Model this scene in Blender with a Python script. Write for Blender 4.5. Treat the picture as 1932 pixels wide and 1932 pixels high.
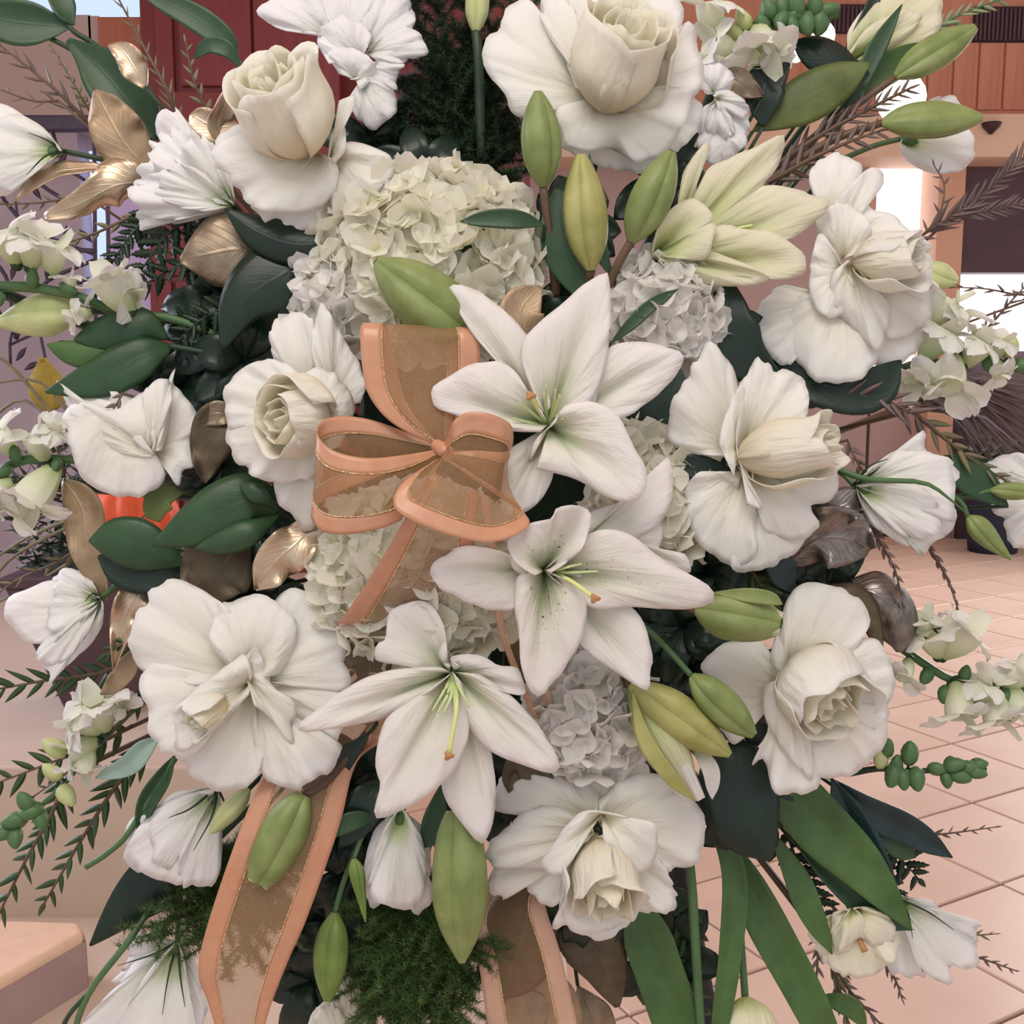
import bpy, math, random
import numpy as np
from mathutils import Vector, Matrix
for o in list(bpy.data.objects): bpy.data.objects.remove(o)
S = bpy.context.scene
COL = S.collection
PI = math.pi
rnd = random.Random(7)

# ------------------------------------------------------------------ camera
PITCH = math.radians(7.5); EYE = np.array([0.0, 0.0, 1.35]); FPX = 2071.0; D0 = 0.75
cd = bpy.data.cameras.new('camera'); cam = bpy.data.objects.new('camera', cd); COL.objects.link(cam)
cam.location = EYE; cam.rotation_euler = (PI/2 - PITCH, 0, 0)
cd.sensor_width = 36; cd.lens = 36*FPX/1932; cd.clip_start = 0.02; cd.clip_end = 100
S.camera = cam
# ------------------------------------------------------------------ light
wd = bpy.data.worlds.new('world'); S.world = wd; wd.use_nodes = True
bg = wd.node_tree.nodes['Background']
bg.inputs[0].default_value = (0.77, 0.79, 0.80, 1); bg.inputs[1].default_value = 0.84
def area(name, loc, target, size, power, color):
    l = bpy.data.lights.new(name, 'AREA'); l.shape = 'RECTANGLE'; l.size, l.size_y = size; l.energy = power; l.color = color
    o = bpy.data.objects.new(name, l); COL.objects.link(o); o.location = loc
    o.rotation_euler = (Vector(target)-Vector(loc)).to_track_quat('-Z', 'Y').to_euler()
    return o
area('overhead_soft_fill', (-0.3, -0.5, 3.1), (0, 0.75, 1.2), (1.8, 1.2), 30, (1.0, 0.95, 0.88))  # unseen soft area light, added overhead behind the camera to shape the petals
area('side_window_light', (-3.2, 2.6, 2.4), (0, 0.75, 1.2), (1.6, 2.2), 80, (0.80, 0.82, 1.0))
area('hall_window_light', (4.6, 6.5, 2.6), (0.5, 0.8, 0.6), (2.0, 2.4), 150, (1.0, 0.95, 0.93))
S.view_settings.view_transform = 'Standard'; S.view_settings.look = 'None'
S.view_settings.exposure = 0.12; S.view_settings.gamma = 1.0; S.view_settings.use_curve_mapping = False

# ------------------------------------------------------------------ mapping from picture plane + depth (cm in front of the bouquet plane) to world
CP, SP = math.cos(PITCH), math.sin(PITCH)
AX = np.array([1.0, 0, 0]); AF = np.array([0, CP, -SP]); AU = np.array([0, SP, CP])
ZP = 0.01/(D0/FPX)            # px per cm at the bouquet plane
def W(a):
    a = np.asarray(a, float); d = (D0 - a[..., 2]/100)[..., None]
    return EYE + AF*d + AX*((a[..., 0]-966)[..., None]/FPX*d) + AU*((966-a[..., 1])[..., None]/FPX*d)
def ray(px, py): return AF + AX*(px-966)/FPX + AU*(966-py)/FPX
def at_y(px, py, y): r = ray(px, py); return EYE + r*(y/r[1])
def at_z(px, py, z): r = ray(px, py); return EYE + r*((z-EYE[2])/r[2])
def dome(x, y): return 5 - 9*((x-966)**2+(y-1000)**2)/900.0**2

# ------------------------------------------------------------------ objects
def tag(o, label=None, cat=None, group=None, kind=None):
    if label: o['label'] = label
    if cat: o['category'] = cat
    if group: o['group'] = group
    if kind: o['kind'] = kind
    return o
def thing(name, label, cat, loc, group=None):
    o = bpy.data.objects.new(name, None); COL.objects.link(o); o.empty_display_size = .01
    o.location = loc; o.matrix_basis = Matrix.Translation(Vector(loc))
    return tag(o, label, cat, group)
def wloc(p):
    v = Vector((0, 0, 0))
    while p is not None: v = v + p.location; p = p.parent
    return np.array(v)
def mesh(name, V, F, mat, parent=None, uv=None, smooth=True, loc=None, th=0.0):
    """V world coordinates"""
    V = np.asarray(V, float).reshape(-1, 3)
    if parent is not None: org = wloc(parent)
    else: org = np.zeros(3)
    if loc is None: loc = org + 0 if parent is not None else V.mean(0)
    me = bpy.data.meshes.new(name)
    F = [tuple(f) for f in F]
    me.from_pydata((V-np.asarray(loc)).tolist(), [], F)
    if uv is not None:
        ul = me.uv_layers.new(name='UVMap')
        li = np.empty(len(me.loops), int); me.loops.foreach_get('vertex_index', li)
        ul.data.foreach_set('uv', np.asarray(uv, float).reshape(-1, 2)[li].ravel())
    if smooth: me.polygons.foreach_set('use_smooth', [True]*len(me.polygons))
    me.materials.append(mat)
    o = bpy.data.objects.new(name, me); COL.objects.link(o)
    if parent is not None: o.parent = parent
    o.location = np.asarray(loc)-org
    if th:
        m = o.modifiers.new('thickness', 'SOLIDIFY'); m.thickness = th; m.offset = 0; m.use_quality_normals = False
    return o
def gridfaces(n, m, off=0, wrap=False):
    I = np.arange(n*m).reshape(n, m)+off
    if wrap: I = np.concatenate([I, I[:, :1]], 1)
    return np.stack([I[:-1, :-1], I[:-1, 1:], I[1:, 1:], I[1:, :-1]], -1).reshape(-1, 4).tolist()
def catmull(P, n, arc=True):
    P = np.asarray(P, float)
    if len(P) == 2: return P[0]+(P[1]-P[0])*np.linspace(0, 1, n)[:, None]
    Q = np.vstack([2*P[0]-P[1], P, 2*P[-1]-P[-2]])
    K = 10; out = []
    t = np.linspace(0, 1, K, endpoint=False)[:, None]
    for i in range(1, len(Q)-2):
        a, b, c, d = Q[i-1], Q[i], Q[i+1], Q[i+2]
        out.append(.5*((2*b)+(c-a)*t+(2*a-5*b+4*c-d)*t*t+(3*b-a-3*c+d)*t**3))
    out = np.vstack(out+[P[-1:]])
    if not arc:
        u = np.linspace(0, len(out)-1, n)
    else:
        L = np.r_[0, np.cumsum(np.linalg.norm(np.diff(out[:, :2], axis=0), axis=1)+1e-6)]
        u = np.interp(np.linspace(0, L[-1], n), L, np.arange(len(out)))
    return np.stack([np.interp(u, np.arange(len(out)), out[:, k]) for k in range(P.shape[1])], 1)
def noise1(n, k, rs):
    v = rs.normal(size=k+3); x = np.linspace(0, k, n); i = x.astype(int); f = x-i; f = f*f*(3-2*f)
    return v[i]*(1-f)+v[i+1]*f
def sstep(a, b, x): t = np.clip((x-a)/(b-a), 0, 1); return t*t*(3-2*t)
SEED = [0]
def rs_():
    SEED[0] += 1; return np.random.RandomState(SEED[0])

# ------------------------------------------------------------------ materials
def lin(c): return tuple(((x/255)/12.92 if x/255 <= .04045 else ((x/255+.055)/1.055)**2.4) for x in c)+(1,)
class NT:
    def __init__(s, name):
        s.m = bpy.data.materials.new(name); s.m.use_nodes = True; s.t = s.m.node_tree; s.t.nodes.clear()
        s.out = s.n('ShaderNodeOutputMaterial')
    def n(s, typ, **kw):
        x = s.t.nodes.new(typ)
        for k, v in kw.items():
            if k[0] == 'i' and k[1:].isdigit(): x.inputs[int(k[1:])].default_value = v
            elif k in x.inputs: x.inputs[k].default_value = v
            else: setattr(x, k, v)
        return x
    def l(s, a, ao, b, bi): s.t.links.new(a.outputs[ao], b.inputs[bi])
    def ramp(s, stops, interp='LINEAR'):
        r = s.n('ShaderNodeValToRGB'); e = r.color_ramp.elements; r.color_ramp.interpolation = interp
        while len(e) < len(stops): e.new(.5)
        for k, (p, c) in enumerate(stops): e[k].position = p; e[k].color = c
        return r
def petal_mat(name, stops, trans=.34, rough=.6, vein=.25, crease=2.6, spot=None, freq=26, und=38.0):
    """stops along UV v from base to edge (sRGB 0-255)"""
    k = NT(name); uv = k.n('ShaderNodeUVMap'); sep = k.n('ShaderNodeSeparateXYZ'); k.l(uv, 0, sep, 0)
    nz = k.n('ShaderNodeTexNoise', Scale=60.0, Detail=3.0); tc = k.n('ShaderNodeTexCoord'); k.l(tc, 'Object', nz, 'Vector')
    ma = k.n('ShaderNodeMath', operation='MULTIPLY_ADD', i1=.22, i2=-.11); k.l(nz, 0, ma, 0)
    ad = k.n('ShaderNodeMath', operation='ADD'); k.l(sep, 'Y', ad, 0); k.l(ma, 0, ad, 1)
    r = k.ramp([(p, lin(c)) for p, c in stops]); k.l(ad, 0, r, 0)
    col = r
    if spot:
        n2 = k.n('ShaderNodeTexNoise', Scale=420.0, Detail=2.0); k.l(tc, 'Object', n2, 'Vector')
        gt = k.n('ShaderNodeMapRange'); gt.inputs[1].default_value = .66; gt.inputs[2].default_value = .72; k.l(n2, 0, gt, 0)
        mk = k.n('ShaderNodeMapRange'); mk.inputs[1].default_value = .75; mk.inputs[2].default_value = .35; k.l(sep, 'Y', mk, 0)
        mm = k.n('ShaderNodeMath', operation='MULTIPLY'); k.l(gt, 0, mm, 0); k.l(mk, 0, mm, 1)
        mx = k.n('ShaderNodeMix', data_type='RGBA'); k.l(mm, 0, mx, 0); k.l(r, 0, mx, 6); mx.inputs[7].default_value = lin(spot)
        col = mx
    wv = k.n('ShaderNodeTexWave', Scale=1.0, Distortion=2.5, Detail=2.0); wv.bands_direction = 'X'
    mp = k.n('ShaderNodeMapping'); mp.inputs['Scale'].default_value = (freq, 1.5, 1); k.l(uv, 0, mp, 0); k.l(mp, 0, wv, 'Vector')
    n3 = k.n('ShaderNodeTexNoise', Scale=und, Detail=2.0); k.l(tc, 'Object', n3, 'Vector')
    hh = k.n('ShaderNodeMath', operation='MULTIPLY_ADD', i1=vein*.10); k.l(wv, 1 if len(wv.outputs) > 1 else 0, hh, 0); k.l(n3, 0, hh, 2)
    oi = k.n('ShaderNodeObjectInfo'); rw = k.n('ShaderNodeMath', operation='MULTIPLY', i1=40.0); k.l(oi, 'Random', rw, 0)
    n4 = k.n('ShaderNodeTexNoise', Scale=1.0, Detail=2.5); n4.noise_dimensions = '4D'; mp4 = k.n('ShaderNodeMapping'); mp4.inputs['Scale'].default_value = (8.5, 1.6, 1)
    k.l(uv, 0, mp4, 0); k.l(mp4, 0, n4, 'Vector'); k.l(rw, 0, n4, 'W')
    h2 = k.n('ShaderNodeMath', operation='MULTIPLY_ADD', i1=crease); k.l(n4, 0, h2, 0); k.l(hh, 0, h2, 2)
    bp = k.n('ShaderNodeBump', Strength=.5, Distance=.0045); k.l(h2, 0, bp, 'Height')
    b = k.n('ShaderNodeBsdfPrincipled', Roughness=rough); b.inputs['Specular IOR Level'].default_value = .25
    tr = k.n('ShaderNodeBsdfTranslucent'); mix = k.n('ShaderNodeMixShader', i0=trans)
    ci = 2 if col.bl_idname == 'ShaderNodeMix' else 0
    k.l(col, ci, b, 'Base Color'); k.l(col, ci, tr, 'Color'); k.l(bp, 0, b, 'Normal')
    k.l(b, 0, mix, 1); k.l(tr, 0, mix, 2); k.l(mix, 0, k.out, 0)
    return k.m
def leaf_mat(name, c, c2, rough=.38, metal=0.0, vein=.6, rib=.10, trans=.0, nscale=40, veinc=None, spec=.4):
    k = NT(name); uv = k.n('ShaderNodeUVMap'); sep = k.n('ShaderNodeSeparateXYZ'); k.l(uv, 0, sep, 0)
    tc = k.n('ShaderNodeTexCoord'); nz = k.n('ShaderNodeTexNoise', Scale=float(nscale), Detail=4.0); k.l(tc, 'Object', nz, 'Vector')
    r = k.ramp([(.3, lin(c)), (.7, lin(c2))]); k.l(nz, 0, r, 0)
    # |u-.5|
    a = k.n('ShaderNodeMath', operation='SUBTRACT', i1=.5); k.l(sep, 'X', a, 0)
    ab = k.n('ShaderNodeMath', operation='ABSOLUTE'); k.l(a, 0, ab, 0)
    mr = k.n('ShaderNodeMapRange'); mr.inputs[1].default_value = 0; mr.inputs[2].default_value = .035; mr.inputs[3].default_value = 1; mr.inputs[4].default_value = 0; k.l(ab, 0, mr, 0)
    # side veins: sin((v*? - |u|*k))
    s1 = k.n('ShaderNodeMath', operation='MULTIPLY_ADD', i1=-.8); k.l(ab, 0, s1, 0); k.l(sep, 'Y', s1, 2)
    s2 = k.n('ShaderNodeMath', operation='MULTIPLY', i1=62.0); k.l(s1, 0, s2, 0)
    s3 = k.n('ShaderNodeMath', operation='SINE'); k.l(s2, 0, s3, 0)
    s4 = k.n('ShaderNodeMapRange'); s4.inputs[1].default_value = .82; s4.inputs[2].default_value = 1.0; s4.inputs[4].default_value = .55; k.l(s3, 0, s4, 0)
    mx = k.n('ShaderNodeMath', operation='MAXIMUM'); k.l(mr, 0, mx, 0); k.l(s4, 0, mx, 1)
    cm = k.n('ShaderNodeMix', data_type='RGBA'); k.l(r, 0, cm, 6)
    vc = veinc or tuple(min(255, int(x*1.25+10)) for x in c2); cm.inputs[7].default_value = lin(vc)
    vf = k.n('ShaderNodeMath', operation='MULTIPLY', i1=rib*2.2); k.l(mx, 0, vf, 0); k.l(vf, 0, cm, 0)
    hs = k.n('ShaderNodeMath', operation='ADD'); k.l(mx, 0, hs, 0); k.l(nz, 0, hs, 1)
    bp = k.n('ShaderNodeBump', Strength=vein*.45, Distance=.0012); k.l(hs, 0, bp, 'Height')
    b = k.n('ShaderNodeBsdfPrincipled', Roughness=rough, Metallic=metal); b.inputs['Specular IOR Level'].default_value = spec
    k.l(cm, 2, b, 'Base Color'); k.l(bp, 0, b, 'Normal')
    if trans:
        tr = k.n('ShaderNodeBsdfTranslucent'); k.l(cm, 2, tr, 'Color'); mix = k.n('ShaderNodeMixShader', i0=trans)
        k.l(b, 0, mix, 1); k.l(tr, 0, mix, 2); k.l(mix, 0, k.out, 0)
    else: k.l(b, 0, k.out, 0)
    return k.m
def plain(name, c, rough=.5, metal=0.0, c2=None, scale=30, bump=0.0, emit=0.0, alpha=None, spec=.4, stretch=None):
    k = NT(name); b = k.n('ShaderNodeBsdfPrincipled', Roughness=rough, Metallic=metal); b.inputs['Specular IOR Level'].default_value = spec
    if emit:
        e = k.n('ShaderNodeEmission', Strength=emit); e.inputs[0].default_value = lin(c); k.l(e, 0, k.out, 0); return k.m
    tc = k.n('ShaderNodeTexCoord'); nz = k.n('ShaderNodeTexNoise', Scale=float(scale), Detail=4.0)
    mp = k.n('ShaderNodeMapping'); mp.inputs['Scale'].default_value = stretch or (1, 1, 1); k.l(tc, 'Object', mp, 0); k.l(mp, 0, nz, 'Vector')
    r = k.ramp([(.3, lin(c)), (.7, lin(c2 or tuple(x*.92 for x in c)))]); k.l(nz, 0, r, 0); k.l(r, 0, b, 'Base Color')
    if bump:
        bp = k.n('ShaderNodeBump', Strength=bump, Distance=.002); k.l(nz, 0, bp, 'Height'); k.l(bp, 0, b, 'Normal')
    if alpha is not None:
        t = k.n('ShaderNodeBsdfTransparent'); mix = k.n('ShaderNodeMixShader', i0=alpha); k.l(t, 0, mix, 1); k.l(b, 0, mix, 2); k.l(mix, 0, k.out, 0)
        t.inputs[0].default_value = (1, 1, 1, 1)
    else: k.l(b, 0, k.out, 0)
    return k.m
M = {}
M['rose'] = petal_mat('rose_petal', [(0, (236, 230, 196)), (.3, (247, 244, 232)), (.9, (250, 249, 247))])
M['rosec'] = petal_mat('rose_cream_petal', [(0, (242, 230, 200)), (.45, (248, 242, 226)), (.95, (250, 247, 238))])
M['rosei'] = petal_mat('rose_inner_petal', [(0, (246, 230, 186)), (.55, (249, 240, 212)), (1, (250, 247, 232))])
M['cool'] = petal_mat('cool_white_petal', [(0, (226, 232, 196)), (.25, (242, 242, 238)), (1, (248, 246, 250))], trans=.28)
M['lily'] = petal_mat('lily_petal', [(0, (166, 180, 128)), (.14, (216, 222, 190)), (.42, (244, 242, 232)), (1, (250, 246, 246))], freq=18, vein=.35)
M['lilys'] = petal_mat('lily_speckled_petal', [(0, (120, 140, 92)), (.2, (196, 202, 168)), (.5, (238, 235, 224)), (1, (248, 243, 243))], freq=18, vein=.35, spot=(92, 72, 70))
M['lilyg'] = petal_mat('green_lily_petal', [(0, (176, 192, 112)), (.4, (214, 220, 166)), (.8, (238, 234, 208)), (1, (244, 240, 222))], freq=18, vein=.35)
M['hyd'] = petal_mat('hydrangea_petal', crease=.35, und=1.5, stops=[(0, (224, 226, 170)), (.3, (249, 246, 228)), (1, (252, 250, 242))], trans=.42, vein=.4, freq=10)
M['hydc'] = petal_mat('hydrangea_cool_petal', crease=.35, und=1.5, stops=[(0, (228, 226, 196)), (.3, (248, 245, 238)), (1, (252, 250, 250))], trans=.42, vein=.4, freq=10)
M['lis'] = petal_mat('lisianthus_petal', [(0, (150, 184, 92)), (.18, (206, 220, 160)), (.4, (244, 244, 238)), (1, (250, 249, 250))], trans=.28)
M['tulip'] = petal_mat('tulip_petal', [(0, (188, 200, 120)), (.35, (240, 236, 204)), (1, (248, 245, 232))], trans=.2)
M['snap'] = petal_mat('snapdragon_petal', crease=.6, und=1.5, stops=[(0, (190, 206, 130)), (.35, (238, 240, 220)), (1, (247, 245, 247))], trans=.3)
M['bud'] = leaf_mat('lily_bud_skin', (114, 132, 74), (148, 160, 102), rough=.42, vein=.25, rib=.03, nscale=55, trans=.08)
M['bud2'] = leaf_mat('lily_bud_dark_skin', (94, 120, 54), (126, 148, 76), rough=.42, vein=.25, rib=.03, nscale=55, trans=.06)
M['budy'] = leaf_mat('lily_bud_yellow_skin', (154, 154, 88), (190, 186, 122), rough=.42, vein=.25, rib=.03, nscale=45, trans=.1)
M['budp'] = leaf_mat('pale_bud_skin', (186, 196, 130), (214, 218, 168), rough=.45, vein=.2, rib=.02, nscale=45, trans=.15)
M['green'] = leaf_mat('green_leaf', (42, 68, 46), (54, 84, 54), rough=.38, vein=.25, rib=.04)
M['greenb'] = leaf_mat('bright_green_leaf', (66, 98, 52), (88, 120, 68), rough=.4, vein=.22, rib=.04, trans=.1)
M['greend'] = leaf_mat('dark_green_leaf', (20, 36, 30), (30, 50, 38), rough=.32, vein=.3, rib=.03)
M['greenn'] = leaf_mat('blue_green_leaf', (26, 44, 46), (40, 62, 62), rough=.26, vein=.3, rib=.02)
M['greeno'] = leaf_mat('olive_leaf', (92, 104, 58), (126, 138, 82), rough=.45, vein=.2, rib=.03, trans=.25)
M['greens'] = leaf_mat('silvery_green_leaf', (128, 156, 146), (160, 184, 172), rough=.5, vein=.2, rib=.04)
M['gold'] = leaf_mat('gold_painted_leaf', (190, 166, 142), (216, 194, 170), rough=.36, metal=.85, vein=.7, rib=.05, nscale=70)
M['goldm'] = leaf_mat('matt_gold_leaf', (150, 126, 102), (178, 154, 126), rough=.5, metal=.5, vein=.7, rib=.05, nscale=70)
M['bronze'] = leaf_mat('bronze_painted_leaf', (126, 110, 94), (158, 142, 122), rough=.42, metal=.7, vein=.8, rib=.05, nscale=90)
M['bronzed'] = leaf_mat('dark_bronze_leaf', (82, 72, 58), (108, 94, 74), rough=.5, metal=.4, vein=.7, rib=.06, nscale=90)
M['silver'] = leaf_mat('silvery_bronze_leaf', (112, 104, 100), (150, 142, 136), rough=.3, metal=.85, vein=.9, rib=.05, nscale=120)
M['stem'] = plain('green_stem', (72, 104, 66), .45, c2=(88, 120, 76))
M['stemd'] = plain('dark_green_stem', (38, 58, 42), .45, c2=(50, 72, 50))
M['stembr'] = plain('brown_stem', (92, 70, 58), .5, c2=(110, 88, 70))
M['grev'] = leaf_mat('olive_brown_needle', (104, 98, 74), (134, 126, 98), rough=.5, vein=.1, rib=.02)
M['grevp'] = leaf_mat('plum_brown_needle', (96, 78, 78), (124, 104, 102), rough=.45, vein=.1, rib=.02)
M['grevd'] = leaf_mat('dark_green_needle', (40, 66, 34), (58, 86, 46), rough=.4, vein=.1, rib=.02)
M['grevl'] = leaf_mat('pale_green_needle', (120, 136, 104), (146, 160, 126), rough=.45, vein=.1, rib=.02)
M['fern'] = leaf_mat('leather_fern_leaf', (26, 44, 32), (38, 60, 40), rough=.4, vein=.2, rib=.02)
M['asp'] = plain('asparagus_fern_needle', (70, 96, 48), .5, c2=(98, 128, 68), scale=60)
M['aspd'] = plain('dark_asparagus_needle', (38, 58, 36), .5, c2=(54, 78, 46), scale=60)  # deeper green needles for the top plume
M['fil'] = plain('lily_filament', (206, 218, 172), .45, c2=(196, 210, 150))
M['sty'] = plain('lily_style', (214, 220, 140), .45, c2=(222, 226, 160))
M['stig'] = plain('lily_stigma', (192, 142, 92), .6, c2=(176, 124, 84), bump=.5, scale=300)
M['satin'] = plain('peach_satin', (204, 150, 120), .30, c2=(196, 140, 110), spec=.6, scale=120)
M['satind'] = plain('dusty_peach_satin', (204, 164, 142), .4, c2=(196, 154, 132), spec=.5, scale=120)
M['sheer'] = plain('sheer_gold_organza', (184, 142, 102), .5, c2=(168, 126, 88), alpha=.47, scale=400)
M['sheert'] = plain('thin_gold_organza', (178, 144, 112), .5, c2=(166, 132, 100), alpha=.58, scale=400)
M['sheerl'] = plain('faint_gold_organza', (190, 150, 116), .5, c2=(180, 140, 104), alpha=.22, scale=400)
M['thread'] = plain('gold_thread', (255, 236, 200), .2, metal=1.0, c2=(236, 196, 140), scale=900, bump=1.0)
M['foam'] = plain('floral_foam', (24, 40, 28), .9, c2=(34, 52, 36), scale=150, bump=.6)
M['black'] = plain('black_metal', (26, 26, 32), .4, c2=(36, 36, 44))
# ------------------------------------------------------------------ builders (points are [px, py, cm])
def opetal(par, pts, base, z0=0., z1=0., bulge=.5, edge=.4, rip=.12, mat='rose', rib=0., jag=.012, nS=44, nT=11, name='petal', th=.0006, pw=1.0, freq=5, cupx=0.):
    """petal whose rim runs through pts and whose foot is at base; depth z0 at the foot, z1 at the rim"""
    rs = rs_()
    zb = par['zr'] if 'zr' in par else 0.
    o = catmull(np.asarray(pts, float), nS); b = np.asarray(base, float)
    s = np.linspace(0, 1, nS); t = np.linspace(.03, 1, nT)
    if jag: o = o+(o-b)*(noise1(nS, nS//2, rs)*jag*np.sin(s*PI)**.5)[:, None]
    dist = np.linalg.norm(o-b, axis=1); tip = s[np.argmax(dist)]
    P = b+(o-b)[None]*t[:, None, None]
    T, Sg = np.meshgrid(t, s, indexing='ij')
    z = z0+(z1-z0)*T**pw + .75*bulge*np.sin(PI*T**.9) - .4*edge*T**6
    z += rip*T**2.5*noise1(nS, freq, rs)[None]*1.2 + rip*.6*T**3*noise1(nS, freq*3, rs)[None] + .10*np.sin(PI*T)*noise1(nS, 7, rs)[None]
    z += cupx*(2*Sg-1)**2*T
    if rib: z -= 1.3*rib*np.exp(-((Sg-tip)/.07)**2)*np.sin(PI*T**.8)
    z = z + zb
    V = W(np.concatenate([P, z[..., None]], -1))
    return mesh(name, V, gridfaces(nT, nS), M[mat], par, np.stack([Sg, T], -1), th=th)
def flower(name, label, cat, x, y, dz=0., group=None):
    z = dome(x, y)+dz
    f = thing(name, label, cat, W(np.array([x, y, z])), group); f['zr'] = z
    return f
def frame(axis):
    a = np.asarray(axis, float); a = a/np.linalg.norm(a)
    u = np.cross(a, [0, 0, 1.]) if abs(a[2]) < .9 else np.cross(a, [0, 1., 0]); u /= np.linalg.norm(u)
    return a, u, np.cross(a, u)
def loc2w(P, c):
    """local px (x right, y up, z to viewer) about c=[px,py,cm]"""
    q = np.empty(P.shape); q[..., 0] = c[0]+P[..., 0]; q[..., 1] = c[1]-P[..., 1]; q[..., 2] = c[2]+P[..., 2]/ZP
    return W(q)
def cup(par, x, y, dz, axis, R, H, n=7, mat='rosec', flare=.25, close=.1, wrap=1.5, inner=.22, ruf=.04, mats=None, ph=0., belly=.6, drop=.0, name='petal', th=.0006, step=2.4):
    """whorl of n petals wrapped round an axis, foot at (x,y)"""
    zb = par['zr']+dz; A, U, Vv = frame(axis); out = []
    for i in range(n):
        rs = rs_(); f = i/max(1, n-1)
        rr = R*(1-(1-inner)*f); hh = H*(1-drop*f+rs.uniform(-.03, .03)); p = ph+i*step
        na, nh = 21, 11; a = np.linspace(-1, 1, na); h = np.linspace(0, 1, nh)
        Hh, Aa = np.meshgrid(h, a, indexing='ij')
        r = rr*np.sin(PI/2*np.minimum(1, (Hh+.06)/belly))**.75*(1-close*np.clip((Hh-.5)/.5, 0, 1)**1.5)
        fl = flare*(1-f*.75)*(1+rs.uniform(-.4, .4))
        r = r+fl*rr*np.clip((Hh-.72)/.28, 0, 1)**2*(.6+.4*(1-Aa**2))
        r = r*(1-.07*Aa)*(1+ruf*2*noise1(na, 5, rs)[None]*Hh**3)
        yy = hh*Hh*(1-.22*np.abs(Aa)**3)+hh*ruf*noise1(na, 6, rs)[None]*Hh**3
        an = p+Aa*wrap
        P = A*yy[..., None]+(U*np.cos(an)[..., None]+Vv*np.sin(an)[..., None])*r[..., None]
        V = loc2w(P, (x, y, zb))
        out.append(mesh(name, V, gridfaces(nh, na), M[mats[min(i, len(mats)-1)] if mats else mat], par, np.stack([(Aa+1)/2, Hh], -1), th=th))
    return out
def tubeV(P, r, n=7):
    """P world pts"""
    P = np.asarray(P, float); k = len(P); r = np.broadcast_to(np.asarray(r, float), (k,))
    T = np.gradient(P, axis=0); T /= np.linalg.norm(T, axis=1)[:, None]+1e-12
    ref = np.array([.31, .77, .55]); U = np.cross(T, ref); U /= np.linalg.norm(U, axis=1)[:, None]; Vv = np.cross(T, U)
    a = np.linspace(0, 2*PI, n, endpoint=False)
    V = P[:, None]+(U[:, None]*np.cos(a)[None, :, None]+Vv[:, None]*np.sin(a)[None, :, None])*r[:, None, None]
    V = V.reshape(-1, 3); F = gridfaces(k, n, 0, True); F.append(list(range(n))[::-1]); F.append(list(range((k-1)*n, k*n)))
    uv = np.stack(np.meshgrid(np.linspace(0, 1, k), np.linspace(0, 1, n), indexing='ij')[::-1], -1)
    return V, F, uv
def pxr(r, z=0.): return np.asarray(r)*(D0-z/100)/FPX
def tube(par, name, pts, r, mat, n=7, k=14, zr=None):
    zb = (par['zr'] if zr is None else zr) if par is not None and 'zr' in par else (zr or 0.)
    P = catmull(np.asarray(pts, float), k, arc=False); P[:, 2] += zb
    rr = np.interp(np.linspace(0, 1, k), np.linspace(0, 1, len(np.atleast_1d(r))), np.atleast_1d(r))
    V, F, uv = tubeV(W(P), pxr(rr), n)
    return mesh(name, V, F, M[mat] if isinstance(mat, str) else mat, par, uv)
CORE = (960, 1000)
def stem_core(par, x, y, z, r=7, mat='stemd', name='stem'):
    """stem running from the back of a flower into the foam behind"""
    zb = par['zr'] if 'zr' in par else 0.
    e = (CORE[0]+np.clip((x-CORE[0])*.3, -150, 150), CORE[1]+np.clip((y-CORE[1])*.3, -200, 200), -15.)
    p0 = np.array([x, y, z+zb]); p2 = np.array(e); p1 = p0*.55+p2*.45; p1[2] = min(p0[2]-4, p0[2]*.4+p2[2]*.6)-1
    P = catmull(np.array([p0, p1, p2]), 10, arc=False)
    V, F, uv = tubeV(W(P), pxr(r), 6)
    return mesh(name, V, F, M[mat], par, uv)
PROF = [.04, .5, .86, 1, .93, .66, .05]
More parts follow.
